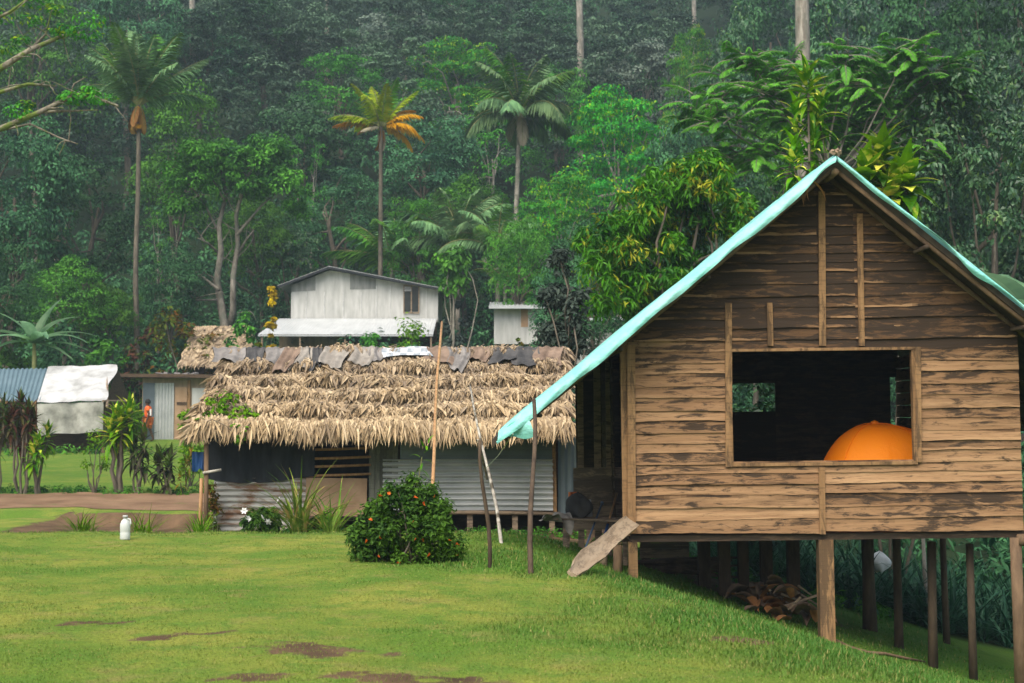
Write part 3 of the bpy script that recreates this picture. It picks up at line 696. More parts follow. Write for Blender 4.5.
for px, d, w in ((970, .55, .10), (932, .9, .12), (897, 2.2, .12), (868, 3.4, .19), (943, 4.6, .1)): stilt(px, d, w, -.22, 'darkpole', True, random.uniform(-.03, .03))
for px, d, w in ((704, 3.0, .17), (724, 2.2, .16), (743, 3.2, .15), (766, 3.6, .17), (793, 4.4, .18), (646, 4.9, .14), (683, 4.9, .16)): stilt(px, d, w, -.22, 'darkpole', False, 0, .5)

# teal tarpaulin over the roof, with a front edge that hangs down over the gable
tp = thing('tarpaulin', 'teal tarpaulin spread over the roof of the plank house', 'tarpaulin', HO, HROT)
trn = RS(8); ph = trn.uniform(0, 6, 8)
def wav(a, b): return .012*math.sin(a*3.1+ph[0])+.010*math.sin(b*2.3+a*1.7+ph[1])+.006*math.sin(a*9+b*5+ph[2])
for side in (-1, 1):
    ue = (UA-4.2) if side < 0 else 4.3
    def top(u, v, side=side, ue=ue):
        uu = UA+(ue-UA)*u; dd = D0-.04+(D1-D0+.1)*v
        return (uu, dd, roofv(uu)+.02+wav(uu, dd)*min(1, v*20+.25)-(.03*max(0, u-.93)/.07))
    obj('sheet', MB().grid(top, 60, 40), M['tarp'], tp, smooth=True)
    def flap(u, v, side=side, ue=ue):
        uu = UA+(ue-UA)*u
        if side < 0: dr = .182+.012*math.sin(uu*1.9+1)+.012*math.sin(uu*6.3)-.10*math.exp(-((u-.02)/.05)**2)
        else: dr = .085+.03*math.sin(uu*2.6+.4)+.10*math.exp(-((u-.39)/.05)**2)-.03*math.exp(-((u-.28)/.04)**2)
        bul = .05*math.sin(math.pi*v)+.02*math.sin(uu*5+2)*v+.006*math.sin(uu*17+v*5+1)*v
        return (uu+.02*side*v, D0-.04-.015-bul-.10*v*(1 if side < 0 else .5), roofv(uu)+.02+wav(uu, D0-.04)*.25-dr*v+.005*math.sin(uu*13+v*4)*v)
    obj('front_flap', MB().grid(flap, 260, 8), M['tarp'], tp, smooth=True)
ct = MB(); base_u = UA-3.93
def corner(u, v):
    uu = base_u-.27*u; zz = roofv(uu)+.015
    return (uu+.22*v*(1-u)+.03*math.sin(v*5), D0-.09-.10*v-.05*math.sin(u*4+v*3)+.10*u*v, zz-.05*u-(.27*(1-.75*u)+.03*math.sin(u*7))*v)
obj('loose_corner', ct.grid(corner, 14, 8), M['tarp'], tp, smooth=True)
# dry leaf tuft tied under the ridge
tuft = MB(); c0 = HL(808, 186, 17.5); r_ = RS(3)
for i in range(7): strap(tuft, (c0.x+r_.normal()*.02, c0.y-.02, c0.z+.06), R(150+r_.normal()*50), R(-30-12*i*.5), .26+.1*r_.uniform(), .05, .9, r_)
tg = tag(obj('dry_leaf', tuft, M['husk'], None, HO, HROT), 'bunch of dry brown leaves hanging under the gable peak', 'dry leaves')
kn = MB(); c1 = HL(835, 153, 17.4)
for i in range(5): kn.box((c1.x+.03*(i-2)*.6, c1.y-.02, c1.z+.012*(i % 2)), (.07, .05, .035), (.3*i, .5, .9*i), jit=.006)
obj('ridge_knot', kn, M['greyboard'], tp)

# orange tent pitched on the floor inside
tc_ = HL(874, 463, 19.3); tent = thing('tent', 'bright orange dome tent standing inside the open window', 'tent', HW(tc_.x+.02, tc_.y, -.02), HROT)
def dome(u, v):
    a = 2*math.pi*u; t = v; rr = (.86 if math.cos(a) < 0 else .86+.42*math.cos(a)**2)*math.cos(t*math.pi/2)**.86*(1-.06*abs(math.sin(2*a))**1.0*(1-t)); zz = 1.36*math.sin(t*math.pi/2)**.95
    sq = 1/max(abs(math.cos(a)), abs(math.sin(a))); k = 1+(sq-1)*.55*(1-t)
    return (rr*k*math.cos(a), rr*k*math.sin(a)*.92, zz-.02*math.sin(a*2+1)*(1-t)*t)
obj('canopy', MB().grid(dome, 56, 18), M['tent'], tent, smooth=True)
for k in range(2):
    pts = []
    for i in range(25):
        t = -1+2*i/24; uu = (.125+.25*k)+(0 if t < 0 else .5); q = dome(uu, 1-abs(t)); pts.append((q[0]*1.012, q[1]*1.012, q[2]*1.006+.004))
    obj('tent_pole', MB().tube(pts, .006, 5), M['tent'], tent, smooth=True)
obj('top_loop', MB().lathe([(0, .05), (.05, .03), (.06, 0), (.03, -.02)], 8, (0, 0, 1.36)), M['tent'], tent, smooth=True)

# ------------------------------------------------------------------ things at the left side of the plank house
def tagm(name, mb, mat, label, cat, loc=(0, 0, 0), rot=None, group=None, smooth=False):
    return tag(obj(name, mb, mat, None, loc, rot, smooth), label, cat, group)
# broad slab of wood leaning on the corner
a, b = hit(570, 577)+Vector((0, 0, .03)), P(629, 522, 17.85); pl = MB()
M['slab'] = boardmat('split timber slab', (0.50, 0.40, 0.28), (0.30, 0.22, 0.14), (0.09, 0.065, 0.045), grain=(1.0, 12, 12), mould=0.45, patch=(1.2, 7, 4))
ax_ = (b-a); SLn = ax_.length; ax_.normalize(); wv_ = Vector((.66, -.3, -.60)); wv_ = (wv_-ax_*wv_.dot(ax_)).normalized(); nv_ = ax_.cross(wv_)
rs_ = RS(6); ns_ = 16; e0, e1 = np.cumsum(rs_.normal(0, .006, ns_+1)), np.cumsum(rs_.normal(0, .006, ns_+1))
def slabp(u, v, t):
    i = v*ns_; k_ = int(min(round(i), ns_)); hw = .115*(min(1, .35+v*2.6) if u < .5 else min(1, .5+v*1.2))
    return (SLn*v+.05*(u-.5)*(1 if v > .99 else 0)*2, (u-.5)*2*hw+(e0 if u < .5 else e1)[k_]*(1 if u in (0, 1) else .3), t+.012*math.sin(v*5)-.012*(2*u-1)**2)
pl.grid(lambda u, v: slabp(u, v, .02), 6, ns_); n0 = pl.n; pl.grid(lambda u, v: slabp(u, v, -.025), 6, ns_)
ring_ = [i for i in range(7)]+[7*j+6 for j in range(1, ns_+1)]+[ns_*7+i for i in range(5, -1, -1)]+[7*j for j in range(ns_-1, 0, -1)]
pl.f.append(np.array([(ring_[i], ring_[(i+1) % len(ring_)], ring_[(i+1) % len(ring_)]+n0, ring_[i]+n0) for i in range(len(ring_))])); pl.t.append(np.zeros(len(ring_)))
so_ = tagm('wood_slab', pl, M['slab'], 'broad split slab of pale wood leaning on the corner of the plank house', 'wood slab', a, Matrix((ax_, wv_, nv_)).transposed().to_euler())
for px, dd, w, top, mt, lb in ((617, .5, .12, 545, 'pole', 'short brown stump post standing behind the leaning wood slab'), (603, .9, .10, 540, 'greyboard', 'short grey stump post farther left behind the wood slab')):
    t = P(px, top, 18+dd); z = gz(t.x, t.y); tagm('stump_post', MB().tube([(0, 0, -.15), (.01, 0, (t.z-z)*.5), (0, 0, t.z-z)], [w*.6, w*.52, w*.5], 9, wob=.05), M[mt], lb, 'post', (t.x, t.y, z), smooth=True)
# rough bench with oddments
bn = P(596, 519, 20.2); zg = gz(bn.x, 20.2); bench = thing('bench', 'rough plank bench on thin legs beside the plank house', 'bench', (bn.x, 20.2, zg)); hb = bn.z-zg
for k in range(3): obj('seat_plank', MB().box((-.04, -.16+.16*k, hb-.02*(k == 1)), (1.15, .14, .03), (0, R(1.5), R(.8*(k-1))), .2, .004), M['greyboard'], bench)
for x_, y_ in ((-.45, -.15), (.4, -.15), (-.4, .2), (.42, .2)): obj('leg', MB().beam((x_, y_, -.1), (x_+.01, y_, hb-.02), .06, .06, .2), M['greyboard'], bench)
def sheetcloth(w, h, seedc, folds=.05, nu=14, nv=12, hang=0.5):
    r = RS(seedc); p = r.uniform(0, 6, 6)
    def f(u, v):
        x = (u-.5)*w*(1-.12*v); z = -h*v+(.04*math.sin(u*5+p[0])+.03*math.sin(u*11+p[1]))*v*h*2.2
        return (x, -.04*v*hang+folds*math.sin(u*9+p[2]+v*1.4)*(.3+v)+folds*.5*math.sin(u*19+p[3]), z)
    return MB().grid(f, nu, nv)
c = P(556, 514, 20.0); m = MB(); r_ = RS(31)
def rag(u, v): return ((u-.5)*.42+.04*math.sin(v*4), (v-.5)*.26, .05+.05*math.sin(u*5+v*4)-.35*max(0, u-.62)*max(0, .8-v)*2.0-.16*max(0, .3-u)+.03*math.sin(u*13+v*7))
tagm('rag', m.grid(rag, 22, 14), M['clothpale'], 'crumpled off white rag draped over the left end of the bench', 'rag', (c.x, 20.0, bn.z), smooth=True)
bag = MB()
def bagf(u, v):
    t = 2*math.pi*u; r = .15*math.sin(math.pi*min(1, .08+v*.92))**.6*(1+.16*math.sin(3*t+v*4)+.1*math.sin(7*t)); return (r*1.25*math.cos(t), r*.8*math.sin(t), .34*v+.03*math.sin(t*2))
c = P(578, 512, 20.25); tagm('sack', bag.grid(bagf, 26, 12), M['clothdark'], 'dark sack slumped on the bench next to the pale rag', 'sack', (c.x, 20.25, bn.z+.012), smooth=True)
c = P(574, 500, 20.9); tagm('cloth_scrap', sheetcloth(.17, .24, 5), M['orangeshorts'], 'small orange brown cloth scrap hanging behind the bench', 'cloth', (c.x, 20.85, c.z+.12), smooth=True)
for (p0, p1, rr, mt, lb, nm) in (((601, 548, 19.6), (617, 493, 20.6), .016, 'bamboo', 'brown wooden tool handle with blue grip leaning over the bench', 'tool_handle'), ((584, 552, 19.5), (602, 503, 20.6), .014, 'bluepole', 'thin blue handled stick leaning against the bench', 'stick')):
    if mt == 'bluepole' and mt not in M: M[mt] = plainmat('blue grey paint', (0.05, 0.09, 0.16), (0.10, 0.15, 0.23), 4, 0.5)
    A, B = P(*p0), P(*p1); th = thing(nm, lb, 'tool' if nm == 'tool_handle' else 'stick', A)
    obj('shaft', MB().tube([(0, 0, 0), (B-A)*.5, B-A], rr, 7), M[mt], th, smooth=True)
    if nm == 'tool_handle':
        obj('grip', MB().tube([(B-A)*.12, (B-A)*.42], rr*1.25, 7), M['bluepole'] if 'bluepole' in M else M['blue'], th, smooth=True)
        obj('blade', MB().box((0, 0, -.02), (.10, .02, .12), (0, .2, 0)), M['zinc'], th)
    else: obj('knob', MB().lathe([(0, .03), (.022, .015), (.022, -.02), (0, -.03)], 8, tuple(B-A)), M['bluepole'], th, smooth=True)
c = P(589, 505, 20.35); tagm('flask', MB().lathe([(0, .25), (.03, .25), (.032, .21), (.05, .18), (.05, .01), (0, 0)], 12), M['zinc'], 'pale metal flask upright on the bench', 'flask', (c.x, 20.35, bn.z+.016), smooth=True)
# stilt-level board screen and rubbish below the floor
sp0, sp1 = P(640, 580, 22.6), P(689, 536, 22.6); z_ = gz(sp0.x, 22.6); scn = MB()
for i in range(5): scn.box(((sp1.x-sp0.x)/2, 0, .05+(sp1.z-z_)*(i+.5)/5), (sp1.x-sp0.x, .03, (sp1.z-z_)/5-.006), (R(4), 0, R(.7*(-1)**i)), .15*i)
tagm('board_screen', scn, M['greyboard'], 'screen of old horizontal boards standing below the plank house floor', 'screen', (sp0.x, 22.6, z_))
hp = thing('husk_pile', 'heap of orange brown coconut husks and leaf bases under the plank house floor', 'husk pile', hit(778, 616)); hr = RS(17); bx_, by_ = hp.location.x, 19.6; hp.location = (bx_, by_, gz(bx_, by_))
def husk(mb, c, s, r):
    def f(u, v):
        t = 2*math.pi*u; k = math.sin(math.pi*v)**.7; return (s*.5*k*math.cos(t)*(1+.12*math.sin(3*t)), s*.42*k*math.sin(t), s*(v-.5)*1.25)
    q = MB().grid(f, 9, 6); V = np.concatenate(q.v) @ np.array(Euler(tuple(r.uniform(0, 6.28, 3))).to_matrix()).T + np.array(c); mb.add(V, q.f[0])
for i in range(75):
    a_, rr = hr.uniform(0, 6.28), hr.uniform(0, 1)**.6; x_, y_ = .62*rr*math.cos(a_), .5*rr*math.sin(a_)
    m = MB(); zz = gz(bx_+x_, by_+y_)-hp.location.z+hr.uniform(0.02, 1)*.55*(1-rr**1.5)+.05
    if i % 3 == 0: husk(m, (x_, y_, zz), hr.uniform(.11, .18), hr)
    else: strap(m, (x_, y_, zz), hr.uniform(0, 6.28), R(hr.uniform(-10, 50)), hr.uniform(.2, .42), hr.uniform(.09, .19), hr.uniform(.3, 1.6), hr, 5, .55); obj('husk', m, M['husk' if hr.uniform() < .5 else 'husk2'], hp, smooth=True)
for i in range(8):
    p = hr.uniform(-.6, .6, 2); e = p+hr.normal(size=2)*.45; m = MB().tube([(p[0], p[1]-.2, .28+hr.uniform(0, .2)), (e[0], e[1]-.2, .12+hr.uniform(0, .3))], [.02, .012], 5); obj('dead_stick', m, M['greyboard'], hp)
fire = thing('stick_pile', 'dark pile of firewood sticks lying in front of the board screen', 'firewood', (P(675, 575, 21.4).x, 21.4, gz(P(675, 575, 21.4).x, 21.4)))
for i in range(26):
    m = MB(); y_ = hr.uniform(-.3, .3); z0_ = hr.uniform(.02, .28)*(1-abs(y_)); m.tube([(-.7+hr.normal()*.15, y_, z0_), (0, y_+hr.normal()*.08, z0_+.03), (.65+hr.normal()*.15, y_+hr.normal()*.15, z0_+hr.normal()*.05)], [.022, .028, .018], 6); obj('stick', m, M['darkpole'], fire, smooth=True)
ch = hit(655, 636)
rope_pts = [hit(x_, y_)+Vector((0, 0, .025)) for x_, y_ in ((832, 642), (850, 650), (868, 655), (885, 656), (905, 660), (925, 664))]
rb = Vector(rope_pts[0]); tagm('fallen_branch', MB().tube([p-rb for p in rope_pts], [.03, .028, .026, .022, .02, .012], 6), M['pole'], 'thin fallen branch lying on the slope by the middle stilt', 'branch', rb, smooth=True)
ws = P(868, 551, 26); tagm('white_sack', MB().grid(bagf, 20, 10), M['clothwhite'], 'white plastic sack among the long dark blades beyond the stilts', 'sack', (ws.x, 25.2, gz(ws.x, 25.2)+.75), smooth=True)
px_ = P(924, 575, 25.5); tagm('young_tree', MB().tube([(0, 0, -.2), (.02, 0, .7), (0, .02, 1.6)], [.045, .04, .03], 7, wob=.08), M['palebark'], 'thin pale trunk among the dark blades behind the right stilts', 'tree', (px_.x, 25.5, gz(px_.x, 25.5)), smooth=True)

# poles standing on the lawn between the houses
def stick(name, label, cat, foot, headpx, headY, r0, r1, mt, group=None, kink=.02, n=6):
    f = hit(*foot); h = P(headpx[0], headpx[1], headY if headY else f.y); d_ = h-f; pts = []
    for i in range(n+1):
        t = i/n; pts.append(d_*t+Vector((kink*math.sin(t*6+foot[0]), 0, 0))*(1 if 0 < i < n else 0)+(Vector((0, 0, -.15)) if i == 0 else Vector()))
    return tagm(name, MB().tube(pts, list(np.linspace(r0, r1, n+1)), 7, wob=.05), M[mt], label, cat, f, group=group, smooth=True)
stick('prop_pole', 'dark thin pole propping up the loose corner of the teal tarpaulin', 'pole', (531, 575), (534, 400), 17.15, .03, .024, 'darkpole')
stick('thin_pole', 'short dark thin pole left of the tarpaulin prop', 'pole', (490, 568), (480, 440), None, .024, .018, 'darkpole')
stick('bamboo_pole', 'tall leaning bamboo pole standing behind the flowering bush', 'bamboo pole', (428, 540), (442, 322), 24.3, .03, .02, 'bamboo')
stick('pale_stick', 'pale peeled branch leaning up against the thatch eave', 'branch', (503, 546), (470, 384), 26.0, .027, .015, 'palepole', kink=.02)
stick('forked_stick', 'thinner grey branch crossing beside the pale peeled one', 'branch', (494, 520), (478, 440), 25.6, .03, .018, 'palepole', kink=.03)
A, B = P(513, 434, 17.3), P(486, 468, 20.5); tagm('guy_string', MB().tube([(0, 0, 0), (B-A)*.5-Vector((0, 0, .04)), B-A], .006, 4), M['rope'], 'thin white string tied to the loose tarpaulin corner', 'string', A)
# plastic jug on the lawn
jh = hit(125, 540); jug = thing('plastic_jug', 'translucent white plastic jug standing on the lawn', 'jug', jh)
M['jug'] = plainmat('milky plastic', (0.70, 0.72, 0.68), (0.78, 0.79, 0.76), 3, 0.35, trans=.4, bump=0)
k = 24*jh.y/FPX/.30; kr = .76*k
obj('body', MB().lathe([(0, 0), (.075*kr, 0), (.082*kr, .012*k), (.082*kr, .085*k), (.077*kr, .095*k), (.082*kr, .105*k), (.082*kr, .19*k), (.06*kr, .232*k), (.03*kr, .255*k), (.028*kr, .272*k)], 20), M['jug'], jug, smooth=True)
obj('cap', MB().lathe([(.0, .30*k), (.03*k, .30*k), (.033*k, .27*k), (0, .27*k)], 14), M['whitetarp'], jug, smooth=True)
obj('handle', MB().tube([(.02*k, 0, .262*k), (.06*k, 0, .25*k), (.068*k, 0, .20*k), (.06*k, 0, .175*k)], .011*k, 6), M['jug'], jug, smooth=True)

# ------------------------------------------------------------------ thatched hut
TY = 28.0; TO = P(205, 528, TY); TO.z = gz(-3, TY)-.05
def T(px, py, Y=TY): q = P(px, py, Y)-TO; return q
hut = thing('thatched_hut', 'long low hut with layered palm leaf thatch and patched metal walls', 'hut', TO)
xl, xr = T(213, 500).x, T(573, 500).x; eave = T(300, 440, 27.0); ridge = T(400, 358, 30.0)
DE, DR = -1.0, 2.0; vE, vR = eave.z+.10, ridge.z
def thv(d): return vE+(vR-vE)*(d-DE)/(DR-DE)
rx0 = lambda t: T(189, 455, 27.0).x*(1-t)+T(232, 365, 30).x*t
rx1 = lambda t: T(571, 440, 27.0).x*(1-t)+T(566, 350, 30).x*t
th = MB(); rng = RS(21)
th.add(np.array([(rx0(0)+.1, DE, vE-.06), (rx1(0)-.1, DE, vE-.06), (rx1(1), DR, vR-.06), (rx0(1)+.05, DR, vR-.06), (rx1(1), 5.2, vE-.2), (rx0(1), 5.2, vE-.2)]), [(0, 1, 2, 3), (3, 2, 4, 5), (0, 3, 5, 0)[:3]], .6)
rows = 17
for rI in range(rows):                 # overlapping courses of split leaf; every third course is thick and throws a fringe
    t = rI/(rows-1); thick = rI % 3 == 0; d0 = DE+(DR-DE)*t; nl = 3000 if thick else 1900
    x = rng.uniform(rx0(t), rx1(t), nl); tt = t+rng.normal(0, .022, nl)+.012*np.sin(x*1.3+rI*2); bx = np.stack([x, DE+(DR-DE)*tt+.10, vE+(vR-vE)*tt+.08+rng.uniform(0, .09, nl)+(.12 if thick else 0)+.035*np.sin(x*2.1+rI)+.03*np.sin(x*5.3+rI*3)], -1)
    Ln = rng.uniform(.10, .42, nl)*(1.2 if rI == 0 else 1)*(1 if thick else .9); az = rng.normal(0, .55, nl)
    dn = unit(np.stack([np.sin(az), -np.cos(az)*.78, -((.62 if rI == 0 else .50)+rng.normal(.04, .13, nl)+(.5 if rI == 0 else 0))], -1)); sd = unit(np.cross(dn, np.array([0, -.5, .85])+rng.normal(0, .13, (nl, 3)))); w = rng.uniform(.010, .030, nl)[:, None]*(1+.7*(rng.uniform(0, 1, (nl, 1)) < .12))
    mid = bx+dn*Ln[:, None]*.55+np.array([0, -.01, .015]); tip = bx+dn*Ln[:, None]+np.array([0, 0, -.05])*rng.uniform(0, 1.6, (nl, 1))
    V = np.stack([bx-sd*w*.7, bx+sd*w*.7, mid+sd*w, tip, mid-sd*w], 1).reshape(-1, 3); F = np.arange(nl*5).reshape(-1, 5)
    th.add(V, F, np.clip(.08+.5*t+rng.normal(0, .2, nl)+(.0 if thick else .25)+.12*np.sin(x*3+rI*2), 0, .95))
# ragged left end of the thatch
nl = 1900; t = rng.uniform(0, 1, nl)**1.2; x = np.array([rx0(q) for q in t]); dd = DE+(DR-DE)*t
bx = np.stack([x+rng.uniform(-.02, .25, nl), dd+rng.normal(0, .05, nl), vE+(vR-vE)*t+.05+rng.uniform(-.05, .12, nl)], -1); dn = unit(np.stack([-.5+rng.normal(0, .3, nl), -.45+rng.normal(0, .3, nl), -.75+rng.normal(0, .2, nl)], -1)); sd = unit(np.cross(dn, rng.normal(size=(nl, 3)))); Ln = rng.uniform(.18, .36, nl)[:, None]; w = rng.uniform(.015, .04, nl)[:, None]
V = np.stack([bx-sd*w*.6, bx+sd*w*.6, bx+dn*Ln*.55+sd*w, bx+dn*Ln, bx+dn*Ln*.55-sd*w], 1).reshape(-1, 3); th.add(V, np.arange(nl*5).reshape(-1, 5), np.clip(.2+.4*t+rng.normal(0, .15, nl), 0, .9))
obj('thatch_roof', th, M['thatch'], hut)
# walls (front face at local d = 0)
def corr(mb, x0, x1, z0, z1, d, amp=.014, pitch=.075, horiz=True, nper=6, tilt=0.0):
    n = int((z1-z0 if horiz else x1-x0)/pitch*nper)
    if horiz: mb.grid(lambda u, v: (x0+(x1-x0)*u, d-amp*math.cos(v*(z1-z0)/pitch*6.283)+tilt*v, z0+(z1-z0)*v+.004*math.sin(u*7+x0)), 8, n)
    else: mb.grid(lambda u, v: (x0+(x1-x0)*u, d-amp*math.cos(u*(x1-x0)/pitch*6.283), z0+(z1-z0)*v), n, 3)
    return mb
def tx(px): return T(px, 480).x
def tz(py): return T(300, py).z
zE = vE+.25
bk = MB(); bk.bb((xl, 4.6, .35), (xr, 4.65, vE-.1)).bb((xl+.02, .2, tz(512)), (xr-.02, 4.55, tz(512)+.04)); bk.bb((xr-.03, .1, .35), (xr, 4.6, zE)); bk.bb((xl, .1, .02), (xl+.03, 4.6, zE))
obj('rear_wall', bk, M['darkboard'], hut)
obj('lower_metal_panel', corr(MB(), tx(214), tx(307), -.02, tz(478), .0, pitch=.115, amp=.018), M['rustzinc'], hut, smooth=True)
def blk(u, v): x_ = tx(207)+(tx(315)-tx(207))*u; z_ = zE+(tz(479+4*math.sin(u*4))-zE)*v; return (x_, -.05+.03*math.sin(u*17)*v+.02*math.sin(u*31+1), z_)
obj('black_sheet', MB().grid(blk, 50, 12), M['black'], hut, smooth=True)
dk = MB().bb((tx(305), .9, tz(482)), (tx(372), .95, zE)); obj('opening_shade_panel', dk, M['black'], hut)  # black panel stands in for the shaded interior behind the slats
for i, py in enumerate((449, 458, 466, 475)):
    obj('slat', MB().tube([(tx(309), -.01-.01*(i % 2), tz(py+.8)), (tx(340), -.015, tz(py)), (tx(371), -.01, tz(py-1.2))], [.028, .03, .026], 6), M['bamboo'], hut, smooth=True)
obj('plywood_panel', MB().box(((tx(306)+tx(367))/2, -.02, (tz(478)+tz(516))/2), (tx(367)-tx(306), .02, tz(478)-tz(516)), (0, R(.8), 0)), M['ply'], hut)
gb = MB()
for i in range(5): gb.bb((tx(369)+i*.115, -.012-.004*(i % 2), tz(514)), (tx(369)+i*.115+.11, .012, zE), .2*(i % 3))
M['greenboard'] = boardmat('grey green board', (0.20, 0.205, 0.155), (0.13, 0.135, 0.105), (0.05, 0.05, 0.04), grain=(14, 5, .8), patch=(4, 1, .8)); obj('upright_boards', gb, M['greenboard'], hut)
bd = MB()
for i in range(4): bd.bb((tx(400), -.005-.003*i, tz(462)+i*.12), (tx(556), .012, tz(462)+i*.12+.115), .15*i)
obj('wall_board', bd, M['bluezinc'], hut)
obj('metal_panel', corr(MB(), tx(383), tx(553), tz(510), tz(459), -.045, pitch=.112, amp=.046), M['zinc'], hut, smooth=True)
obj('corner_post', MB().beam((tx(555), -.03, tz(512)), (tx(553.5), -.03, zE), .07, .05, .0), M['trim'], hut)
obj('end_panel', corr(MB(), tx(558), tx(582), tz(522), zE, .06, pitch=.13, horiz=False), M['bluezinc'], hut, smooth=True)
obj('floor_beam', MB().tube([(tx(380), -.05, tz(513)), (tx(470), -.06, tz(512)), (tx(560), -.05, tz(513.5))], [.04, .045, .038], 7), M['greyboard'], hut, smooth=True)
for px in (430, 470, 515, 552): obj('stilt', MB().beam((tx(px), .05, -.45), (tx(px), .05, tz(514)), .11, .11, .2), M['greyboard'], hut)
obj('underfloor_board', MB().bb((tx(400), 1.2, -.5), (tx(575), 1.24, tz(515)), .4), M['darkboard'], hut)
obj('ridge_board', MB().box(((tx(330)+tx(566))/2, DR-.1, vR+.13), (tx(566)-tx(330), .12, .05), (0, R(-.3), 0), .3), M['greyboard'], hut)
dpost = MB().tube([(T(206, 500, 27).x, -.95, -.1), (T(205, 500, 27).x, -.95, vE-.1)], .045, 7); obj('eave_post', dpost, M['pole'], hut, smooth=True)
obj('eave_post', MB().tube([(T(202, 500, 27).x-.06, -.9, -.1), (T(203, 500, 27).x-.05, -.92, 1.15)], .035, 7), M['bamboo'], hut, smooth=True)
obj('bracket', MB().tube([(T(203, 472, 27).x, -1.02, T(203, 473, 27).z), (T(220, 472, 27).x, -.9, T(220, 470, 27).z)], .03, 6), M['palepole'], hut, smooth=True)
# cloths hung over the ridge to weigh the thatch down, each lying on its own
cl = [(232, 33, 24, 'clothgrey', 'grey cloth at the far left end of the thatch ridge'), (258, 22, 30, 'clothdark', 'dark cloth hung over the ridge right of the leftmost grey one'), (278, 24, 22, 'clothgrey', 'short grey brown cloth on the ridge left of the creased pale one'), (292, 20, 34, 'clothbrown', 'narrow brown cloth hanging low from the thatch ridge'),
      (306, 18, 32, 'clothpale', 'narrow pale cloth beside a dark strip on the ridge'), (319, 14, 34, 'clothdark', 'narrow dark strip of cloth between two pale cloths on the ridge'), (337, 28, 30, 'clothpale', 'broad cream cloth on the ridge below the white house'), (363, 26, 26, 'clothpale', 'wrinkled beige cloth left of the printed white sheet'), (378, 14, 22, 'clothgrey', 'small grey cloth touching the printed white sheet'),
      (438, 26, 26, 'clothbrown', 'brown cloth on the ridge where the bamboo pole passes'), (458, 24, 34, 'clothgrey', 'long grey brown cloth right of the bamboo pole on the ridge'), (478, 20, 22, 'clothbrown', 'small brown cloth near the middle right of the ridge'), (506, 26, 22, 'clothdark', 'round dark cloth on the ridge under the small white shed'), (526, 26, 26, 'clothdark', 'black cloth on the ridge right of the round dark one'), (548, 24, 26, 'clothbrown', 'brown cloth at the right end of the ridge beside the tarpaulin'),]
sl_n = Vector((0, -(vR-vE), (DR-DE))).normalized()
def ridgecloth(px, wpx, hpx, mt, label, name='ridge_cloth', grp='cloths laid over the thatch ridge', seedc=0, flat=False):
    q = T(px, 350, 30); W = wpx*30/FPX; Hh = hpx*30/FPX*1.35; r = RS(seedc+int(px)); p = r.uniform(0, 6, 6); w0 = r.uniform(.6, 1.25)
    slope = (vR-vE)/(DR-DE); k = math.sqrt(1+slope*slope)
    def f(u, v):
        s = -.22+v*(Hh+.22); x_ = (u-.5)*W*(1+(w0-1)*v)+.05*math.sin(v*5+p[1])
        edge = 1+.16*math.sin(u*3.4+p[0])+.07*math.sin(u*9+p[5]); s = s*edge if s > 0 else s
        bump_ = (.05+.022*math.sin(u*8+p[2])*(.2+v)+.014*math.sin(u*19+p[3])) if not flat else .05+.02*math.sin(u*6+p[2])
        dd_ = -s/k; zz = (-s*slope/k if s > 0 else s*.9)
        return (x_, dd_-bump_*.5, zz+bump_+.19)
    o = obj(name, MB().grid(f, 22, 14), M[mt], None, TO+Vector((q.x, DR-.02, vR)), None, True); tag(o, label, 'cloth', grp); return o
for i, (px, w_c, h_c, mt, lb) in enumerate(cl): ridgecloth(px, w_c*1.05, h_c*1.08, mt, lb, seedc=i)
ridgecloth(408, 44, 17, 'print2', 'white printed plastic sheet lying flat on the thatch ridge', 'printed_sheet', 'cloths laid over the thatch ridge', 77, True)
# blue bag under the eave
bgc = P(200, 452, 27.2); tagm('blue_cloth', sheetcloth(.30, .36, 9, .03), M['blue'], 'dark blue cloth hung under the left corner of the thatch eave', 'cloth', bgc, smooth=True)

# ------------------------------------------------------------------ white house on the slope
def local(px, py, Y, O): return P(px, py, Y)-O
WY = 84.0; WO = P(365, 372, WY); WO.z = gz(WO.x, WY)-.1
def Wp(px, py, Y=WY): q = P(px, py, Y)-WO; return q
wh = thing('white_house', 'two storey white panelled house with low pitched roof and white porch roof', 'house', WO)
def wx(px): return Wp(px, 300).x
def wz(py): return Wp(365, py).z
zt = lambda px: wz(268+(abs(px-330)*.185 if px > 330 else abs(330-px)*.40))-.12
us = MB(); us.add(np.array([(wx(p), d_, z_) for p, z_ in ((291, wz(322)), (438, wz(322)), (438, zt(438)), (330, zt(330)), (291, zt(291))) for d_ in (0, 5.5)]), [(0, 2, 4, 6, 8), (9, 7, 5, 3, 1), (0, 8, 9, 1), (2, 3, 5, 4), (0, 1, 3, 2)]); obj('upper_wall', us, M['whitewall'], wh)
def panel(name, p0, p1, y0, y1, mt, d=-.03): return obj(name, MB().bb((wx(p0), d, wz(y1)), (wx(p1), -.004, wz(y0))), M[mt], wh)
gp = MB(); gp.add(np.array([(wx(291), -.02, wz(292)), (wx(315.5), -.02, wz(290.5)), (wx(315.5), -.02, zt(315)), (wx(291), -.02, zt(291))]), [(0, 1, 2, 3)]); obj('dark_gable_panel', gp, M['greypanel'], wh)
gp = MB(); gp.add(np.array([(wx(350), -.02, wz(289.5)), (wx(376), -.02, wz(289)), (wx(376), -.02, zt(376)), (wx(350), -.02, zt(350))]), [(0, 1, 2, 3)]); obj('dark_gable_panel', gp, M['greypanel'], wh)
for p in (306, 324, 343, 361, 376, 390, 426): obj('panel_strip', MB().bb((wx(p), -.035, wz(320)), (wx(p)+.03, -.004, wz(292 if p < 376 else 286))), M['clothwhite'], wh)
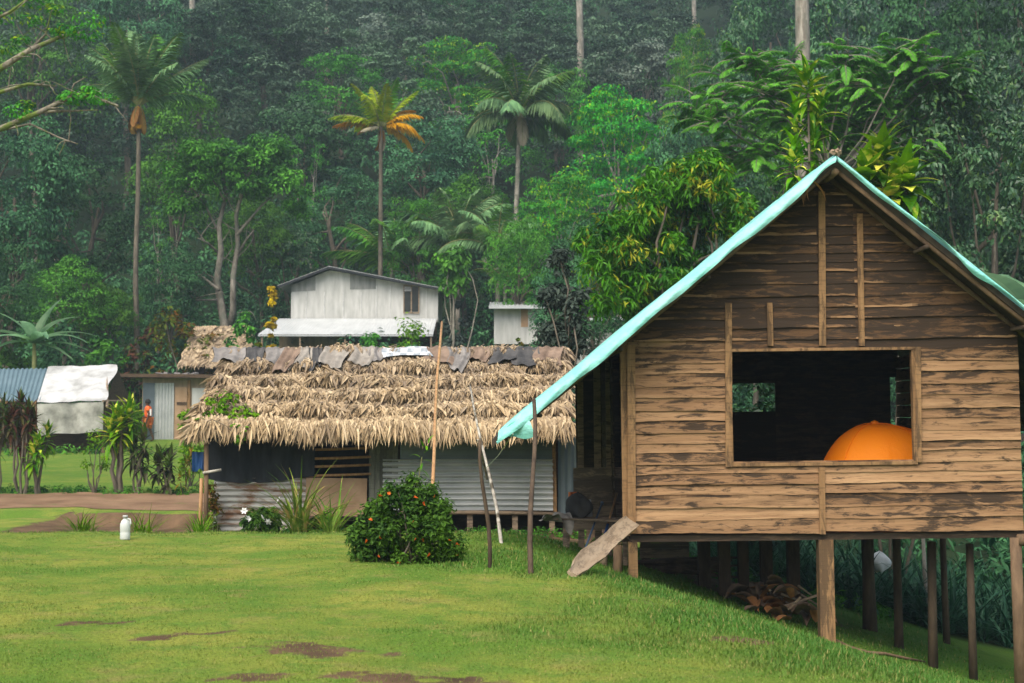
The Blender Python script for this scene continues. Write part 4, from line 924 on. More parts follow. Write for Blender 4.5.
wn = panel('window', 404.5, 418.5, 287, 311.5, 'darkwin', -.05)
fr = MB(); z0, z1 = wz(312.5), wz(286); fr.bb((wx(403.5), -.09, z0-.06), (wx(419.5), -.052, z0)).bb((wx(410.8), -.09, z0), (wx(412), -.052, z1)).bb((wx(403.5), -.09, z1), (wx(419.5), -.052, z1+.06)).bb((wx(403.5), -.088, z0), (wx(404.5), -.05, z1)).bb((wx(418.5), -.088, z0), (wx(419.5), -.05, z1))
obj('frame', fr, M['greyboard'], wn)
lv = MB()
for i in range(3): lv.box((wx(408), -.11, z1-.1-.09*i), (.4, .12, .012), (R(35), 0, 0))
obj('louvre', lv, M['clothwhite'], wn)
rfm = MB()
for sgn, pe in ((-1, 279), (1, 457)):
    xe, ze = wx(pe), wz(268+(abs(pe-330)*.185 if pe > 330 else abs(330-pe)*.36)); xa, za = wx(330), wz(267)
    n_ = 40 if sgn > 0 else 16
    rfm.grid(lambda u, v: (xa+(xe-xa)*u, -.55+6.5*v, za+(ze-za)*u+.03*math.cos(u*abs(xe-xa)/.0762*.3)), n_, 2)
    rfm.grid(lambda u, v: (xa+(xe-xa)*u, -.56, za+(ze-za)*u-.07*v), n_, 1); rfm.grid(lambda u, v: (xa+(xe-xa)*u, -.55+6.5*v, za+(ze-za)*u-.08), n_, 1)
obj('roof', rfm, M['zinc'], wh)
vg = MB()
for sgn, pe in ((-1, 279), (1, 457)):
    xe, ze = wx(pe), wz(268+(abs(pe-330)*.185 if pe > 330 else abs(330-pe)*.36)); vg.beam((wx(330), -.59, wz(267)-.10), (xe, -.59, ze-.10), .05, .14)
obj('verge_board', vg, M['black'], wh)
pr = MB(); zp0, zp1 = wz(318.5), Wp(300, 334.5, WY-2.6).z
pr.grid(lambda u, v: ((wx(280)+(wx(437)-wx(280))*u)*(1-v)+(Wp(258, 330, WY-2.6).x+(Wp(433, 330, WY-2.6).x-Wp(258, 330, WY-2.6).x)*u)*v, -.04-2.56*v, zp0+(zp1-zp0)*v+.008*math.cos(u*10.5/.20*6.283)), 420, 2)
pr.bb((Wp(258, 330, WY-2.6).x, -2.6, zp1-.1), (Wp(433, 330, WY-2.6).x, -2.56, zp1-.025)); obj('porch_roof', pr, M['whiteroof'], wh)
lo_ = MB()
for i in range(14): lo_.bb((wx(280)+i*.27, -.2-.01*(i % 2), -.8), (wx(280)+i*.27+.26, -.15, wz(322)))
obj('lower_wall', lo_, M['tanwall'], wh)
lt = MB()
for i in range(9):
    lt.beam((wx(338)+i*.17, -.2, wz(352)), (wx(338)+i*.17+.75, -.2, wz(337)), .025, .015); lt.beam((wx(338)+i*.17+.75, -.22, wz(352)), (wx(338)+i*.17, -.22, wz(337)), .025, .015)
obj('lattice', lt, M['tanwall'], wh); obj('dark_opening', MB().bb((wx(336), -.05, -.5), (wx(437), 0, wz(320))), M['darkboard'], wh)
for px in (262, 300, 345, 431): q = Wp(px, 335, WY-2.5); obj('porch_post', MB().beam((q.x, -2.45, gz(q.x+WO.x, WY-2.5)-WO.z-.2), (q.x, -2.45, zp1-.03), .09, .09), M['greyboard'], wh)
# small white shed
SY = 80.0; SO = P(515, 352, SY); SO.z = gz(SO.x, SY); sh = thing('small_shed', 'small white shed on posts with a pale metal roof', 'shed', SO)
def sx_(px): return (P(px, 320, SY)-SO).x
def sz_(py): return (P(515, py, SY)-SO).z
obj('wall', MB().bb((sx_(494), 0, sz_(344)), (sx_(556), 2.6, sz_(307))), M['whitewall'], sh)
obj('brown_panel', MB().bb((sx_(521), -.02, sz_(327)), (sx_(528), -.003, sz_(309))), M['ply'], sh)
obj('roof', MB().grid(lambda u, v: (sx_(489)+(sx_(562)-sx_(489))*u, -.7+3.9*v, sz_(307.5)+.55*v+.02*math.cos(u*110)), 120, 2), M['whiteroof'], sh)
obj('fascia', MB().bb((sx_(489), -.72, sz_(309.5)), (sx_(562), -.69, sz_(307))), M['whiteroof'], sh)
for px in (496, 513, 530, 553): obj('stilt', MB().beam((sx_(px), .1, -.6), (sx_(px), .1, sz_(344)), .12, .12), M['greyboard'], sh)
# pale wall seen between the shrub and the tarp
qw = P(588, 326, 70); pw = thing('pale_hut', 'small pale walled hut half hidden behind the dark shrub', 'hut', (qw.x, 70, gz(qw.x, 70)))
obj('wall', MB().bb((-.5, 0, -.4), (1.6, 2, P(588, 322, 70).z-gz(qw.x, 70))), M['whitewall'], pw); obj('roof', MB().grid(lambda u, v: (-.8+2.7*u, -.5+3*v, P(588, 321, 70).z-gz(qw.x, 70)+.35*v), 30, 2), M['zinc'], pw)
# ------------------------------------------------------------------ long shelter at the left
LY = 62.0; LO = P(40, 436, LY); LO.z = gz(LO.x, LY); ls = thing('long_shelter', 'long open shelter with blue grey metal roof and white tarpaulin end', 'shelter', LO)
def lp(px, py, Y=LY): return P(px, py, Y)-LO
r0, r1 = lp(-60, 369, LY+2.5), lp(50, 368.5, LY+2.5); e0, e1 = lp(-60, 401, LY-.6), lp(40, 401, LY-.6)
obj('metal_roof', MB().grid(lambda u, v: tuple((r0.lerp(r1, u)).lerp(e0.lerp(e1, u), v)+Vector((0, 0, .03*math.cos(u*24*6.283)))), 240, 3), M['slate'], ls, smooth=True)
a0, a1, b0, b1 = lp(48, 368, LY+2.45), lp(117, 366, LY+2.4), lp(37, 404, LY-.7), lp(104, 402, LY-.7)
obj('white_roof_sheet', MB().grid(lambda u, v: tuple((a0.lerp(a1, u)).lerp(b0.lerp(b1, u), v)+Vector((.10*u*math.sin(v*9), 0, .06+.018*math.sin(u*9+v*2)+.012*math.sin(u*23)-.25*max(0, u-.86)*math.sin(v*3.1)*1.5))), 44, 14), M['whitetarp'], ls, smooth=True)
c0_, c1_ = lp(38, 437, LY-.75), lp(103, 432.5, LY-.75)
obj('side_tarpaulin', MB().grid(lambda u, v: tuple((b0.lerp(b1, u)).lerp(c0_.lerp(c1_, u), v)+Vector((0, -.08*math.sin(u*9+v)-.05*math.sin(u*21), (.05*math.sin(u*8)+.08*math.sin(math.pi*u))*v))), 44, 12), M['hangtarp'], ls, smooth=True)
ge = MB(); g0, g1, g2 = lp(117, 367, LY+2.4), lp(133, 408, LY+5.2), lp(104, 408, LY-.6)
ge.add(np.array([tuple(x) for x in (g0, g1, g1-Vector((0, 0, 2.2)), g2-Vector((0, 0, 1.7)), g2)]), [(0, 1, 2, 3, 4)]); obj('dark_end_wall', ge, M['darkboard'], ls)
obj('gable_strut', MB().tube([tuple(lp(107, 407, LY-.9)), tuple(lp(107, 375, LY+1.6))], .06, 5), M['greyboard'], ls); obj('tie_beam', MB().tube([tuple(lp(103, 401, LY-.9)), tuple(lp(131, 401, LY+3))], .05, 5), M['greyboard'], ls)
for px in (-40, -12, 12, 24, 36, 104): q = lp(px, 402, LY-.4); obj('post', MB().tube([(q.x, q.y, -.2), (q.x, q.y, q.z)], .08, 6), M['pole'], ls)
for i in range(9): q = lp(-22+i*7.2, 403, LY-.7); obj('rafter_end', MB().tube([(q.x, q.y-.1, q.z-.02), (q.x-.15, q.y+1.2, q.z+.48)], .035, 5), M['bamboo'], ls)
obj('back_wall', MB().bb((lp(-60, 400).x, 2.2, .0), (lp(100, 400).x, 2.3, 2.0)), M['darkboard'], ls)
# flat roofed shed
FY = 73.0; FO = P(165, 431, FY); FO.z = gz(FO.x, FY); fs = thing('flat_roof_shed', 'flat roofed shed with grey metal and brown plank walls', 'shed', FO)
def fp(px, py, Y=FY): return P(px, py, Y)-FO
def fx(px): return fp(px, 400).x
def fz(py): return fp(165, py).z
obj('roof', MB().box(((fx(112)+fx(222))/2, 1.2, fz(376)), (fx(222)-fx(112), 3.6, .14), (0, R(.6), 0)), M['black'], fs)
obj('roof_edge', MB().box(((fx(112)+fx(215))/2, -.64, fz(376)), (fx(215)-fx(112), .05, .18), (0, R(.6), 0)), M['darkboard'], fs)
obj('wall', MB().bb((fx(142), .05, -.2), (fx(222), 2.8, fz(378))), M['tanwall'], fs)
obj('metal_panel', corr(MB(), fx(155), fx(174), -.05, fz(383), 0, pitch=.16, amp=.03, horiz=False), M['zinc'], fs, smooth=True)
obj('grey_panel', MB().bb((fx(143), -.03, -.05), (fx(155), .04, fz(383))), M['bluezinc'], fs)
dr = obj('door', MB().bb((fx(175), -.03, .0), (fx(187), .04, fz(387))), M['ply'], fs); obj('cross_plank', MB().bb((fx(177), -.06, fz(405)), (fx(187), -.032, fz(402))), M['darkboard'], dr)
obj('door_post', MB().bb((fx(187.5), -.05, -.1), (fx(190.5), .04, fz(380))), M['trim'], fs); obj('pale_panel', MB().bb((fx(192), -.02, fz(410)), (fx(206), .04, fz(388))), M['whitewall'], fs)
for i in range(5): obj('roof_weight', MB().box((fx(160+i*8), -.1+.1*i, fz(374)), (.4, .3, .12), (.1, .2, i), jit=.03), M['clothgrey'], fs)
# second thatched roof behind
BY = 76.0; BO = P(222, 372, BY); BO.z = gz(BO.x, BY); bt = thing('brown_hut', 'brown thatched hut half hidden behind the long thatched hut', 'hut', BO)
def bp(px, py, Y): return P(px, py, Y)-BO
t2 = MB(); n2 = 2600; u = rng.uniform(0, 1, n2); vv = rng.uniform(0, 1, n2); A_, B_, C_, D_ = [np.array(bp(*q)) for q in ((180, 362, BY), (252, 364, BY), (196, 326, BY+2.6), (250, 325, BY+2.6))]
t2.add(np.array([A_, B_, D_, C_])-np.array([0, 0, .1]), [(0, 1, 2, 3)], .8)
p = (A_*(1-u)[:, None]+B_*u[:, None])*(1-vv)[:, None]+(C_*(1-u)[:, None]+D_*u[:, None])*vv[:, None]
dn = unit(np.stack([rng.normal(0, .3, n2), np.full(n2, -.7), -.7+rng.normal(0, .2, n2)], -1)); sd = unit(np.cross(dn, np.array([0, -.6, .8])+rng.normal(0, .2, (n2, 3)))); Ln = rng.uniform(.3, .6, n2)[:, None]; w = rng.uniform(.03, .09, n2)[:, None]
V = np.stack([p-sd*w, p+sd*w, p+dn*Ln*.6+sd*w, p+dn*Ln, p+dn*Ln*.6-sd*w], 1).reshape(-1, 3); t2.add(V, np.arange(n2*5).reshape(-1, 5), rng.uniform(.2, .7, n2)); obj('thatch_roof', t2, M['thatch'], bt)
obj('wall', MB().bb((bp(192, 352, BY).x, .6, -.3), (bp(249, 352, BY).x, 3, bp(200, 360, BY).z)), M['darkboard'], bt)

# ------------------------------------------------------------------ person by the shed
pq = hit(147, 431, 60); pY = 71.0; pq = P(148, 431, pY); zf = gz(pq.x, pY); hgt = P(148, 399, pY).z-zf
person = thing('person', 'person in orange shirt and orange shorts walking past the grey shed', 'person', (pq.x, pY, zf)); s = hgt/1.70
J = {'pelvis': (0, 0, .90), 'chest': (0, .0, 1.18), 'neck': (-.01, 0, 1.43), 'head': (-.03, 0, 1.52), 'crown': (-.03, 0, 1.66),
     'hipl': (0, -.09, .86), 'kneel': (-.14, -.10, .48), 'anklel': (-.08, -.10, .08), 'toel': (-.24, -.10, .03),
     'hipr': (0, .09, .86), 'kneer': (.06, .10, .48), 'ankler': (.20, .10, .10), 'toer': (.07, .10, .03),
     'shl': (0, -.19, 1.38), 'ell': (.09, -.23, 1.10), 'wrl': (.0, -.23, .86), 'hal': (-.02, -.23, .77),
     'shr': (0, .19, 1.38), 'elr': (-.06, .24, 1.11), 'wrr': (-.2, .22, .93), 'har': (-.26, .21, .87)}
rad = {'pelvis': .14, 'chest': .145, 'neck': .058, 'head': .095, 'crown': .075, 'hipl': .095, 'hipr': .095, 'kneel': .06, 'kneer': .06, 'anklel': .042, 'ankler': .042, 'toel': .035, 'toer': .035, 'shl': .065, 'shr': .065, 'ell': .045, 'elr': .045, 'wrl': .032, 'wrr': .032, 'hal': .034, 'har': .034}
E = [('pelvis', 'chest'), ('chest', 'neck'), ('neck', 'head'), ('head', 'crown')]+[e for q in 'lr' for e in (('pelvis', 'hip'+q), ('hip'+q, 'knee'+q), ('knee'+q, 'ankle'+q), ('ankle'+q, 'toe'+q), ('chest', 'sh'+q), ('sh'+q, 'el'+q), ('el'+q, 'wr'+q), ('wr'+q, 'ha'+q))]
for q, hx in (('l', 'hal'), ('r', 'har')):           # five fingers on each hand
    base_ = Vector(J[hx]); wr_ = Vector(J['wr'+q]); dr_ = (base_-wr_).normalized()
    for i in range(5):
        nm = f'f{q}{i}'; J[nm] = tuple(base_+dr_*(.085-.012*abs(i-2))+Vector((.022*(i-2), 0, 0)) if i else base_+dr_*.03+Vector((-.055, 0, 0))); rad[nm] = .009; E.append((hx, nm))
def skinned(name, keys, edges, scale_r, mat, parent, extra=0):
    me = bpy.data.meshes.new(name); ks = list(keys); me.from_pydata([tuple(Vector(J[k_])*s) for k_ in ks], [(ks.index(a_), ks.index(b_)) for a_, b_ in edges], [])
    o = bpy.data.objects.new(name, me); COL.objects.link(o); o.parent = parent; md = o.modifiers.new('Skin', 'SKIN'); md.use_smooth_shade = True
    if not me.skin_vertices: o.data.skin_vertices
    for i, k_ in enumerate(ks): r_ = (rad[k_]*scale_r+extra)*s; me.skin_vertices[0].data[i].radius = (r_, r_)
    me.skin_vertices[0].data[0].use_root = True; sb = o.modifiers.new('Sub', 'SUBSURF'); sb.levels = 1; sb.render_levels = 2; me.materials.append(mat); return o
skinned('body', J.keys(), E, 1, M['skin'], person)
J2 = ['chest', 'pelvis', 'shl', 'shr', 'sll', 'slr', 'collar']; J['sll'] = tuple(Vector(J['shl']).lerp(Vector(J['ell']), .65)); J['slr'] = tuple(Vector(J['shr']).lerp(Vector(J['elr']), .65)); J['collar'] = (0, 0, 1.40); rad.update(sll=.06, slr=.06, collar=.07)
skinned('shirt', J2, [('chest', 'pelvis'), ('chest', 'shl'), ('chest', 'shr'), ('shl', 'sll'), ('shr', 'slr'), ('chest', 'collar')], 1.12, M['orangeshirt'], person, .02)
J['kl'] = tuple(Vector(J['hipl']).lerp(Vector(J['kneel']), .95)); J['kr'] = tuple(Vector(J['hipr']).lerp(Vector(J['kneer']), .95)); rad.update(kl=.08, kr=.08)
skinned('shorts', ['pelvis', 'hipl', 'hipr', 'kl', 'kr'], [('pelvis', 'hipl'), ('pelvis', 'hipr'), ('hipl', 'kl'), ('hipr', 'kr')], 1.1, M['orangeshorts'], person, .015)
obj('shirt_print', MB().box((.10*s, -.205*s, 1.17*s), (.15*s, .02*s, .26*s)), M['print'], person)
obj('hair', MB().grid(lambda u, v: tuple(s*np.array((-.02+.115*math.cos(6.283*u)*math.sin(v*2.0), .105*math.sin(6.283*u)*math.sin(v*2.0), 1.585+.125*math.cos(v*2.0)))), 20, 10), M['hair'], person, smooth=True)
obj('eye', MB().lathe([(0, .012*s), (.012*s, 0), (0, -.012*s)], 8, (-.125*s, -.035*s, 1.565*s)), M['print'], person); obj('eye', MB().lathe([(0, .012*s), (.012*s, 0), (0, -.012*s)], 8, (-.125*s, .035*s, 1.565*s)), M['print'], person)
obj('nose', MB().lathe([(0, .03*s), (.014*s, 0), (.018*s, -.02*s), (0, -.028*s)], 8, (-.13*s, 0, 1.54*s)), M['skin'], person, smooth=True)
# ------------------------------------------------------------------ forest: one tree of each kind, then copies
FG = 'trees on the slope behind the village'
T_dark = tree('forest_tree', '', 'tree', 14, 5.0, 8.5, .32, 'round', 60, 1.45, 170, (.30, .15), M['lf_dark'], M['bark'], 1, FG)
T_dark2 = tree('forest_tree', '', 'tree', 16, 4.6, 11, .34, 'round', 70, 1.25, 150, (.27, .14), M['lf_dark'], M['bark'], 2, FG)
T_mid = tree('forest_tree', '', 'tree', 13, 4.8, 7.5, .28, 'round', 62, 1.3, 160, (.27, .135), M['lf_mid'], M['bark'], 3, FG)
T_mid2 = tree('forest_tree', '', 'tree', 15, 5.2, 9, .28, 'tall', 60, 1.4, 150, (.28, .14), M['lf_mid'], M['bark'], 4, FG)
T_lay = tree('layered_tree', '', 'tree', 13, 6.0, 8.5, .26, 'layered', 95, 1.45, 170, (.25, .125), M['lf_bright'], M['palebark'], 5, FG, droop=.05)
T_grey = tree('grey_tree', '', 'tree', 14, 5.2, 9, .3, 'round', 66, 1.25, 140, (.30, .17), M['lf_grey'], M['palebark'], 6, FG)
T_sparse = tree('sparse_tree', '', 'tree', 13, 4.5, 9.5, .24, 'tall', 42, .8, 50, (.30, .15), M['lf_mid'], M['palebark'], 7, FG, limbs=12)
T_bole = tree('tall_trunk_tree', '', 'tree', 30, 5.0, 8, .38, 'round', 60, 1.4, 60, (.42, .2), M['lf_grey'], M['palebark'], 8, FG, bend=.25)
T_broad = tree('broadleaf_tree', '', 'tree', 12, 4.2, 9.5, .24, 'round', 95, 1.0, 130, (.25, .14), M['lf_gloss'], M['bark'], 9, FG, droop=.15)
# (kind, pixel column, top row, depth, width in pixels, label)
plan = [
 (T_dark, 15, 120, 84, 150, 'dark rounded tree at the left edge behind the banana plant'),
 (T_dark2, 85, 150, 90, 120, 'dark tree just left of the tall straight palm trunk'),
 (T_mid, 72, 256, 80, 100, 'small vine covered tree left of the tall palm trunk'),
 (T_mid2, 178, 95, 98, 130, 'tree with a loose crown right behind the skirted palm'),
  (T_mid, 262, 190, 93, 90, 'rounded green tree behind the forked pale limbed one'),
 (T_broad, 288, 214, 93, 74, 'glossy leaved small tree left of the white house roof'),
 (T_dark, 300, 105, 110, 130, 'dark grey crown between the skirted palm and the orange palm'),
 (T_dark2, 338, 165, 100, 100, 'dark tree standing left of the orange palm trunk'),
 (T_mid2, 345, 60, 122, 110, 'tall tree above and left of the orange tinged palm'),
 (T_dark, 425, 118, 106, 120, 'dark tree right of the orange palm trunk'),
 (T_lay, 458, 42, 122, 130, 'flat layered green tree between the orange palm and the drooping palm'),
 (T_sparse, 488, 120, 108, 90, 'pale branched tree left of the drooping palm trunk'),
 (T_mid, 468, 175, 98, 100, 'green crown above the dull low palms'),
 (T_lay, 612, 92, 92, 165, 'bright layered tree right of the drooping palm'),
 (T_lay, 560, 176, 84, 120, 'lower bright layered tree below the drooping palm crown'),
 (T_mid, 520, 215, 82, 75, 'rounded tree above the small white shed'),
 (T_grey, 640, 36, 128, 120, 'grey green tree above the bright layered tree'),
 (T_lay, 690, 30, 112, 66, 'small bright tree right of the grey green one'),
 (T_broad, 738, 8, 92, 100, 'large leaved dark tree left of the thick pale trunk'),
 (T_dark, 770, -20, 110, 110, 'dark tree behind the thick pale trunk'),
 (T_broad, 858, -30, 84, 150, 'dark leafy tree right of the thick pale trunk'),
 (T_dark2, 925, -35, 72, 150, 'tall dark tree near the upper right corner'),
 (T_broad, 975, 60, 50, 190, 'dense dark broadleaf tree at the right edge'),
 (T_broad, 905, 105, 58, 150, 'dark broadleaf crown behind the yellow striped plant'),
 (T_broad, 1060, 20, 60, 170, 'dark tree cut by the right edge of the photo'),
 (T_broad, 752, 140, 56, 110, 'dark leafy tree below the feathery branches'),
 (T_dark, 690, 118, 78, 110, 'dark tree above the yellow flushed mango tree'),
 (T_dark2, 590, 215, 66, 90, 'dark green tree left of the mango tree'),
 (T_mid2, 40, -20, 112, 140, 'tall tree at the top left behind the mossy limbs'),
 (T_dark, 130, -30, 120, 110, 'dark tree at the top above the skirted palm'),
 (T_dark2, 200, 5, 128, 110, 'dark blue green tree at the top near the bare forked trunk'),
 (T_dark, 262, -5, 134, 110, 'dark hazy tree at the top left of centre'),
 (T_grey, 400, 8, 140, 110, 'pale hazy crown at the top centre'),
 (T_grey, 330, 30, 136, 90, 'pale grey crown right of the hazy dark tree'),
 (T_dark, 540, 5, 146, 120, 'dark hazy tree beside the tall bare trunk'),
 (T_dark2, 460, -18, 150, 110, 'dark hazy tree at the top above the layered green one'),
 (T_mid2, 560, 75, 116, 80, 'loose crowned tree right behind the drooping palm'),
 (T_dark2, 1010, -60, 66, 160, 'tall dark tree at the top right corner beside a bare trunk'),
 (T_dark, 0, 240, 72, 90, 'dark low tree at the left edge above the long shelter'),
 (T_mid, 112, 282, 82, 84, 'low green tree behind the flat roofed shed'),
 (T_dark, 170, 250, 84, 80, 'dark low tree above the orange brown shrubs'),
 (T_dark, 560, 262, 62, 70, 'dark low tree right of the small white shed'),
 (T_sparse, 160, 200, 96, 60, 'thin pale stemmed tree right of the skirted palm'),
 (T_sparse, 312, 140, 106, 60, 'thin pale stemmed tree left of the orange palm'),
 (T_sparse, 660, 60, 126, 60, 'thin hazy tree between the grey green tree and the small bright tree'),
 (T_sparse, 590, 150, 96, 60, 'thin stemmed tree left of the bright layered tree'),
 (T_sparse, 60, 190, 94, 60, 'thin pale stemmed tree left of the skirted palm'),
 (T_mid, 838, 74, 60, 210, 'airy green tree filled in behind the feathery sprays'),
 (T_mid2, 415, 205, 92, 80, 'green tree between the low palms'),
]
for k, px, top, Yd, w, lb in plan: put(k, lb, px, top, Yd, w)
boles = [(580, -330, 132, 'tall bare pale trunk left of the grey green tree'), (800, -620, 56, 'thick mottled pale trunk rising above the house gable'), (1021, -500, 62, 'slim pale trunk at the top right edge'), (196, -230, 130, 'pale trunk showing at the top edge right of the skirted palm'), (693, -300, 150, 'thin hazy trunk at the top right of centre'), 
         (330, -300, 150, 'thin pale trunk at the top left of centre'),]
for (px, top, Yd, lb), wt_ in zip(boles, (8, 17, 9, 7, 5, 5)): put(T_bole, lb, px, top, Yd, wt_*13.2, dip=.5)
# mango, feathery tree and dark shrub: near, built one by one
def clustertree(name, label, Y, foot_px, lumps, clr, nl, leaf, lmat, bmat, tr, seed, droop=.6, shell=.45, cat='tree', flat=.8, nlimb=14):
    """lumps: (px, py, radius in px, clusters) - rounded masses of the crown at depth about Y"""
    rng = RS(seed); b = P(foot_px, 415, Y); base = Vector((b.x, Y, gz(b.x, Y))); root = thing(name, label, cat, base); f, t = MB(), MB(); Cs = []
    for px, py, rp, n in lumps:
        q = P(px, py, Y)-base; r = rp*Y/FPX; C = ellipsoid_pts(rng, n, (r, r*1.0, r*.85), -.8)+np.array([q.x, rng.uniform(-.4, .4)*r, q.z]); Cs.append(C); 
        leaves(f, rng, C, np.array([(clr, clr, clr*flat)])*rng.uniform(.65, 1.3, (n, 1)), nl, leaf[0], leaf[1], droop, shell, upb=.5)
    C = np.concatenate(Cs); top = C.mean(0); pts = [np.array([0, 0, -.3]), top*np.array([.1, .1, .3]), top*np.array([.35, .3, .55]), top*.8]
    t.tube(pts, [tr*1.3, tr, tr*.8, tr*.4], 8, cap=False)
    for j in rng.permutation(len(C))[:nlimb]: limb(t, pts[int(rng.integers(1, 4))], C[j], tr*.4, .02, rng)
    obj('trunk', t, bmat, root, smooth=True); obj('crown', f, lmat, root); return root
clustertree('mango_tree', 'mango tree with yellow green new leaves behind the plank house', 36, 668, [(612, 245, 34, 30), (640, 215, 30, 26), (668, 188, 30, 26), (700, 185, 32, 28), (650, 250, 42, 42), (612, 290, 36, 34), (720, 205, 34, 28), (660, 285, 40, 36), (735, 240, 40, 34), (690, 240, 40, 34)], .34, 60, (.24, .062), M['lf_mango'], M['bark'], .16, 41, .75)
clustertree('dark_shrub_tree', 'thin dull dark small tree in front of the white shed', 34.5, 556, [(560, 264, 14, 12), (556, 300, 18, 16), (566, 330, 19, 16), (576, 300, 14, 12), (552, 335, 11, 8), (570, 350, 17, 12)], .24, 36, (.17, .075), M['lf_shrubdark'], M['bark'], .05, 42, .3)
# feathery sprays
def feathery(label, Y, foot_px, sprays, seed):
    rng = RS(seed); b = P(foot_px, 415, Y); base = Vector((b.x, Y, gz(b.x, Y))); root = thing('feathery_tree', label, 'tree', base); f, t, rb = MB(), MB(), MB(); m0 = None
    tops = [P(a, c, Y)-base for a, c, _ in sprays]; mean = sum(tops, Vector())/len(tops); fork = mean*.72; fork.z = mean.z*.8
    t.tube([(0, 0, -.3), fork*.5, fork], [.22, .17, .12], 8, cap=False)
    for (a, c, r), q in zip(sprays, tops):
        q = q+Vector((0, rng.uniform(-1.5, 1.5), 0)); limb(t, tuple(fork), tuple(q), .05, .018, rng)
        for k in range(24):
            az = rng.uniform(0, 6.28); L = r*Y/FPX*rng.uniform(.5, 1.25); frond(f, t, tuple(q+Vector((rng.normal()*.35, rng.normal()*.35, rng.normal()*.28))), az, R(rng.uniform(-15, 45)), L, rng.uniform(.5, 1.3), 24, .30, rng, .03, rng.uniform(.05, .45))
    obj('trunk', t, M['midbark'], root, smooth=True); obj('crown', f, M['lf_feather'], root); return root
feathery('feathery leaved tree with drooping bright sprays beside the thick trunk', 50, 845, [(730, 84, 42), (765, 76, 40), (800, 66, 34), (845, 62, 36), (872, 68, 34), (905, 78, 38), (930, 76, 32), (755, 108, 40), (890, 98, 36), (850, 92, 36), (812, 92, 34), (775, 140, 38), (925, 100, 26), (830, 118, 34), (735, 150, 36), (870, 118, 30), (720, 128, 34), (760, 160, 34), (900, 128, 32), (945, 92, 26), (860, 140, 32), (790, 118, 34), (840, 150, 30), (915, 150, 30), (700, 108, 30), (780, 98, 34), (745, 66, 30), (890, 66, 30)], 51)
# mossy limbs reaching in from the left
rng = RS(61); Ym = 44; mo = P(-95, 420, Ym); mo.z = gz(mo.x, Ym); mt = thing('mossy_tree', 'old tree reaching mossy bare limbs in from the left edge', 'tree', mo); t, f, ms = MB(), MB(), MB()
def mp(px, py, dy=0): return P(px, py, Ym+dy)-mo
t.tube([(0, 0, -.3), mp(-100, 300), mp(-95, 200), mp(-90, 120), mp(-110, 20)], [.55, .42, .36, .3, .2], 9, cap=False)
limbs_ = [([(-95, 190), (-40, 146), (0, 129), (40, 112), (68, 98), (92, 96), (118, 106)], .13), ([(-92, 150), (-40, 112), (0, 92), (28, 84), (55, 86)], .10), ([(-92, 130), (-40, 92), (0, 69), (30, 50), (60, 37), (80, 33)], .14), ([(40, 112), (70, 111), (98, 110)], .05), ([(-20, 135), (30, 124), (60, 138), (78, 144)], .045), ([(70, 98), (74, 84), (86, 77)], .04), ([(30, 50), (46, 34), (52, 10)], .05), ([(-90, 60), (-30, 30), (10, 12), (40, -10)], .09)]
for pts, r0 in limbs_:
    q = [mp(a, b_, .4*math.sin(i*1.7)) for i, (a, b_) in enumerate(pts)]; t.tube(q, list(np.linspace(r0, r0*.3, len(q))), 7, wob=.1)
    for a, b_ in zip(q[2:], q[3:]):
        for k in range(3):
            e = a.lerp(b_, rng.uniform()); limb(t, tuple(e), tuple(e+Vector((rng.normal()*.5, rng.normal()*.5, rng.normal()*.45))), .022, .006, rng, 4, .2, 4)
C = np.array([tuple(mp(a+rng.normal()*7, b_+rng.normal()*3, rng.normal()*.5)) for a, b_ in ((75, 94), (90, 92), (105, 95), (60, 100), (40, 102), (20, 108), (50, 30), (75, 28), (20, 40), (95, 35), (30, 22), (5, 50), (60, 98), (85, 96), (110, 92), (92, 24), (15, 18), (40, 8), (0, 8), (-20, 20), (68, 10))])
leaves(f, rng, C, np.array([(.42, .42, .16)])*rng.uniform(.7, 1.5, (len(C), 1)), 70, .17, .08, .2)
obj('trunk', t, M['mossbark'], mt, smooth=True); obj('crown', f, M['lf_bright'], mt)

# forked pale limbed tree above the brown hut
rng = RS(63); Yf = 85; fo_ = P(229, 372, Yf); fo_.z = gz(fo_.x, Yf); ft = thing('forked_tree', 'tree with forked pale limbs and an airy rounded crown above the brown thatched hut', 'tree', fo_); t, f = MB(), MB()
def fpx(px, py, dy=0): return P(px, py, Yf+dy)-fo_
for pts, ra, rb_ in (([(229, 378), (228, 345), (221, 305), (217, 280), (221, 250), (219, 225), (226, 195), (222, 170)], .30, .09), ([(228, 340), (233, 310), (233, 275), (238, 245), (236, 215), (245, 180), (255, 165)], .22, .07), ([(219, 290), (204, 278), (190, 272), (180, 268)], .10, .03), ([(221, 255), (208, 243), (198, 238)], .10, .03), ([(217, 300), (196, 300), (184, 290)], .08, .03), ([(234, 262), (246, 240), (254, 230)], .10, .03), ([(220, 235), (205, 205), (190, 185)], .09, .03), ([(237, 235), (262, 205), (280, 190)], .10, .03), ([(224, 200), (210, 175), (205, 160)], .07, .03)):
    q = [fpx(a, b_, .6*math.sin(i*1.9+pts[0][0])) for i, (a, b_) in enumerate(pts)]; t.tube(q, list(np.linspace(ra, rb_, len(q))), 7, wob=.08)
    for a, b_ in zip(q[1:], q[2:]):
        for k in range(2): e = a.lerp(b_, rng.uniform()); limb(t, tuple(e), tuple(e+Vector((rng.normal()*.9, rng.normal()*.6, abs(rng.normal())*.8))), .04, .012, rng, 4, .2, 4)
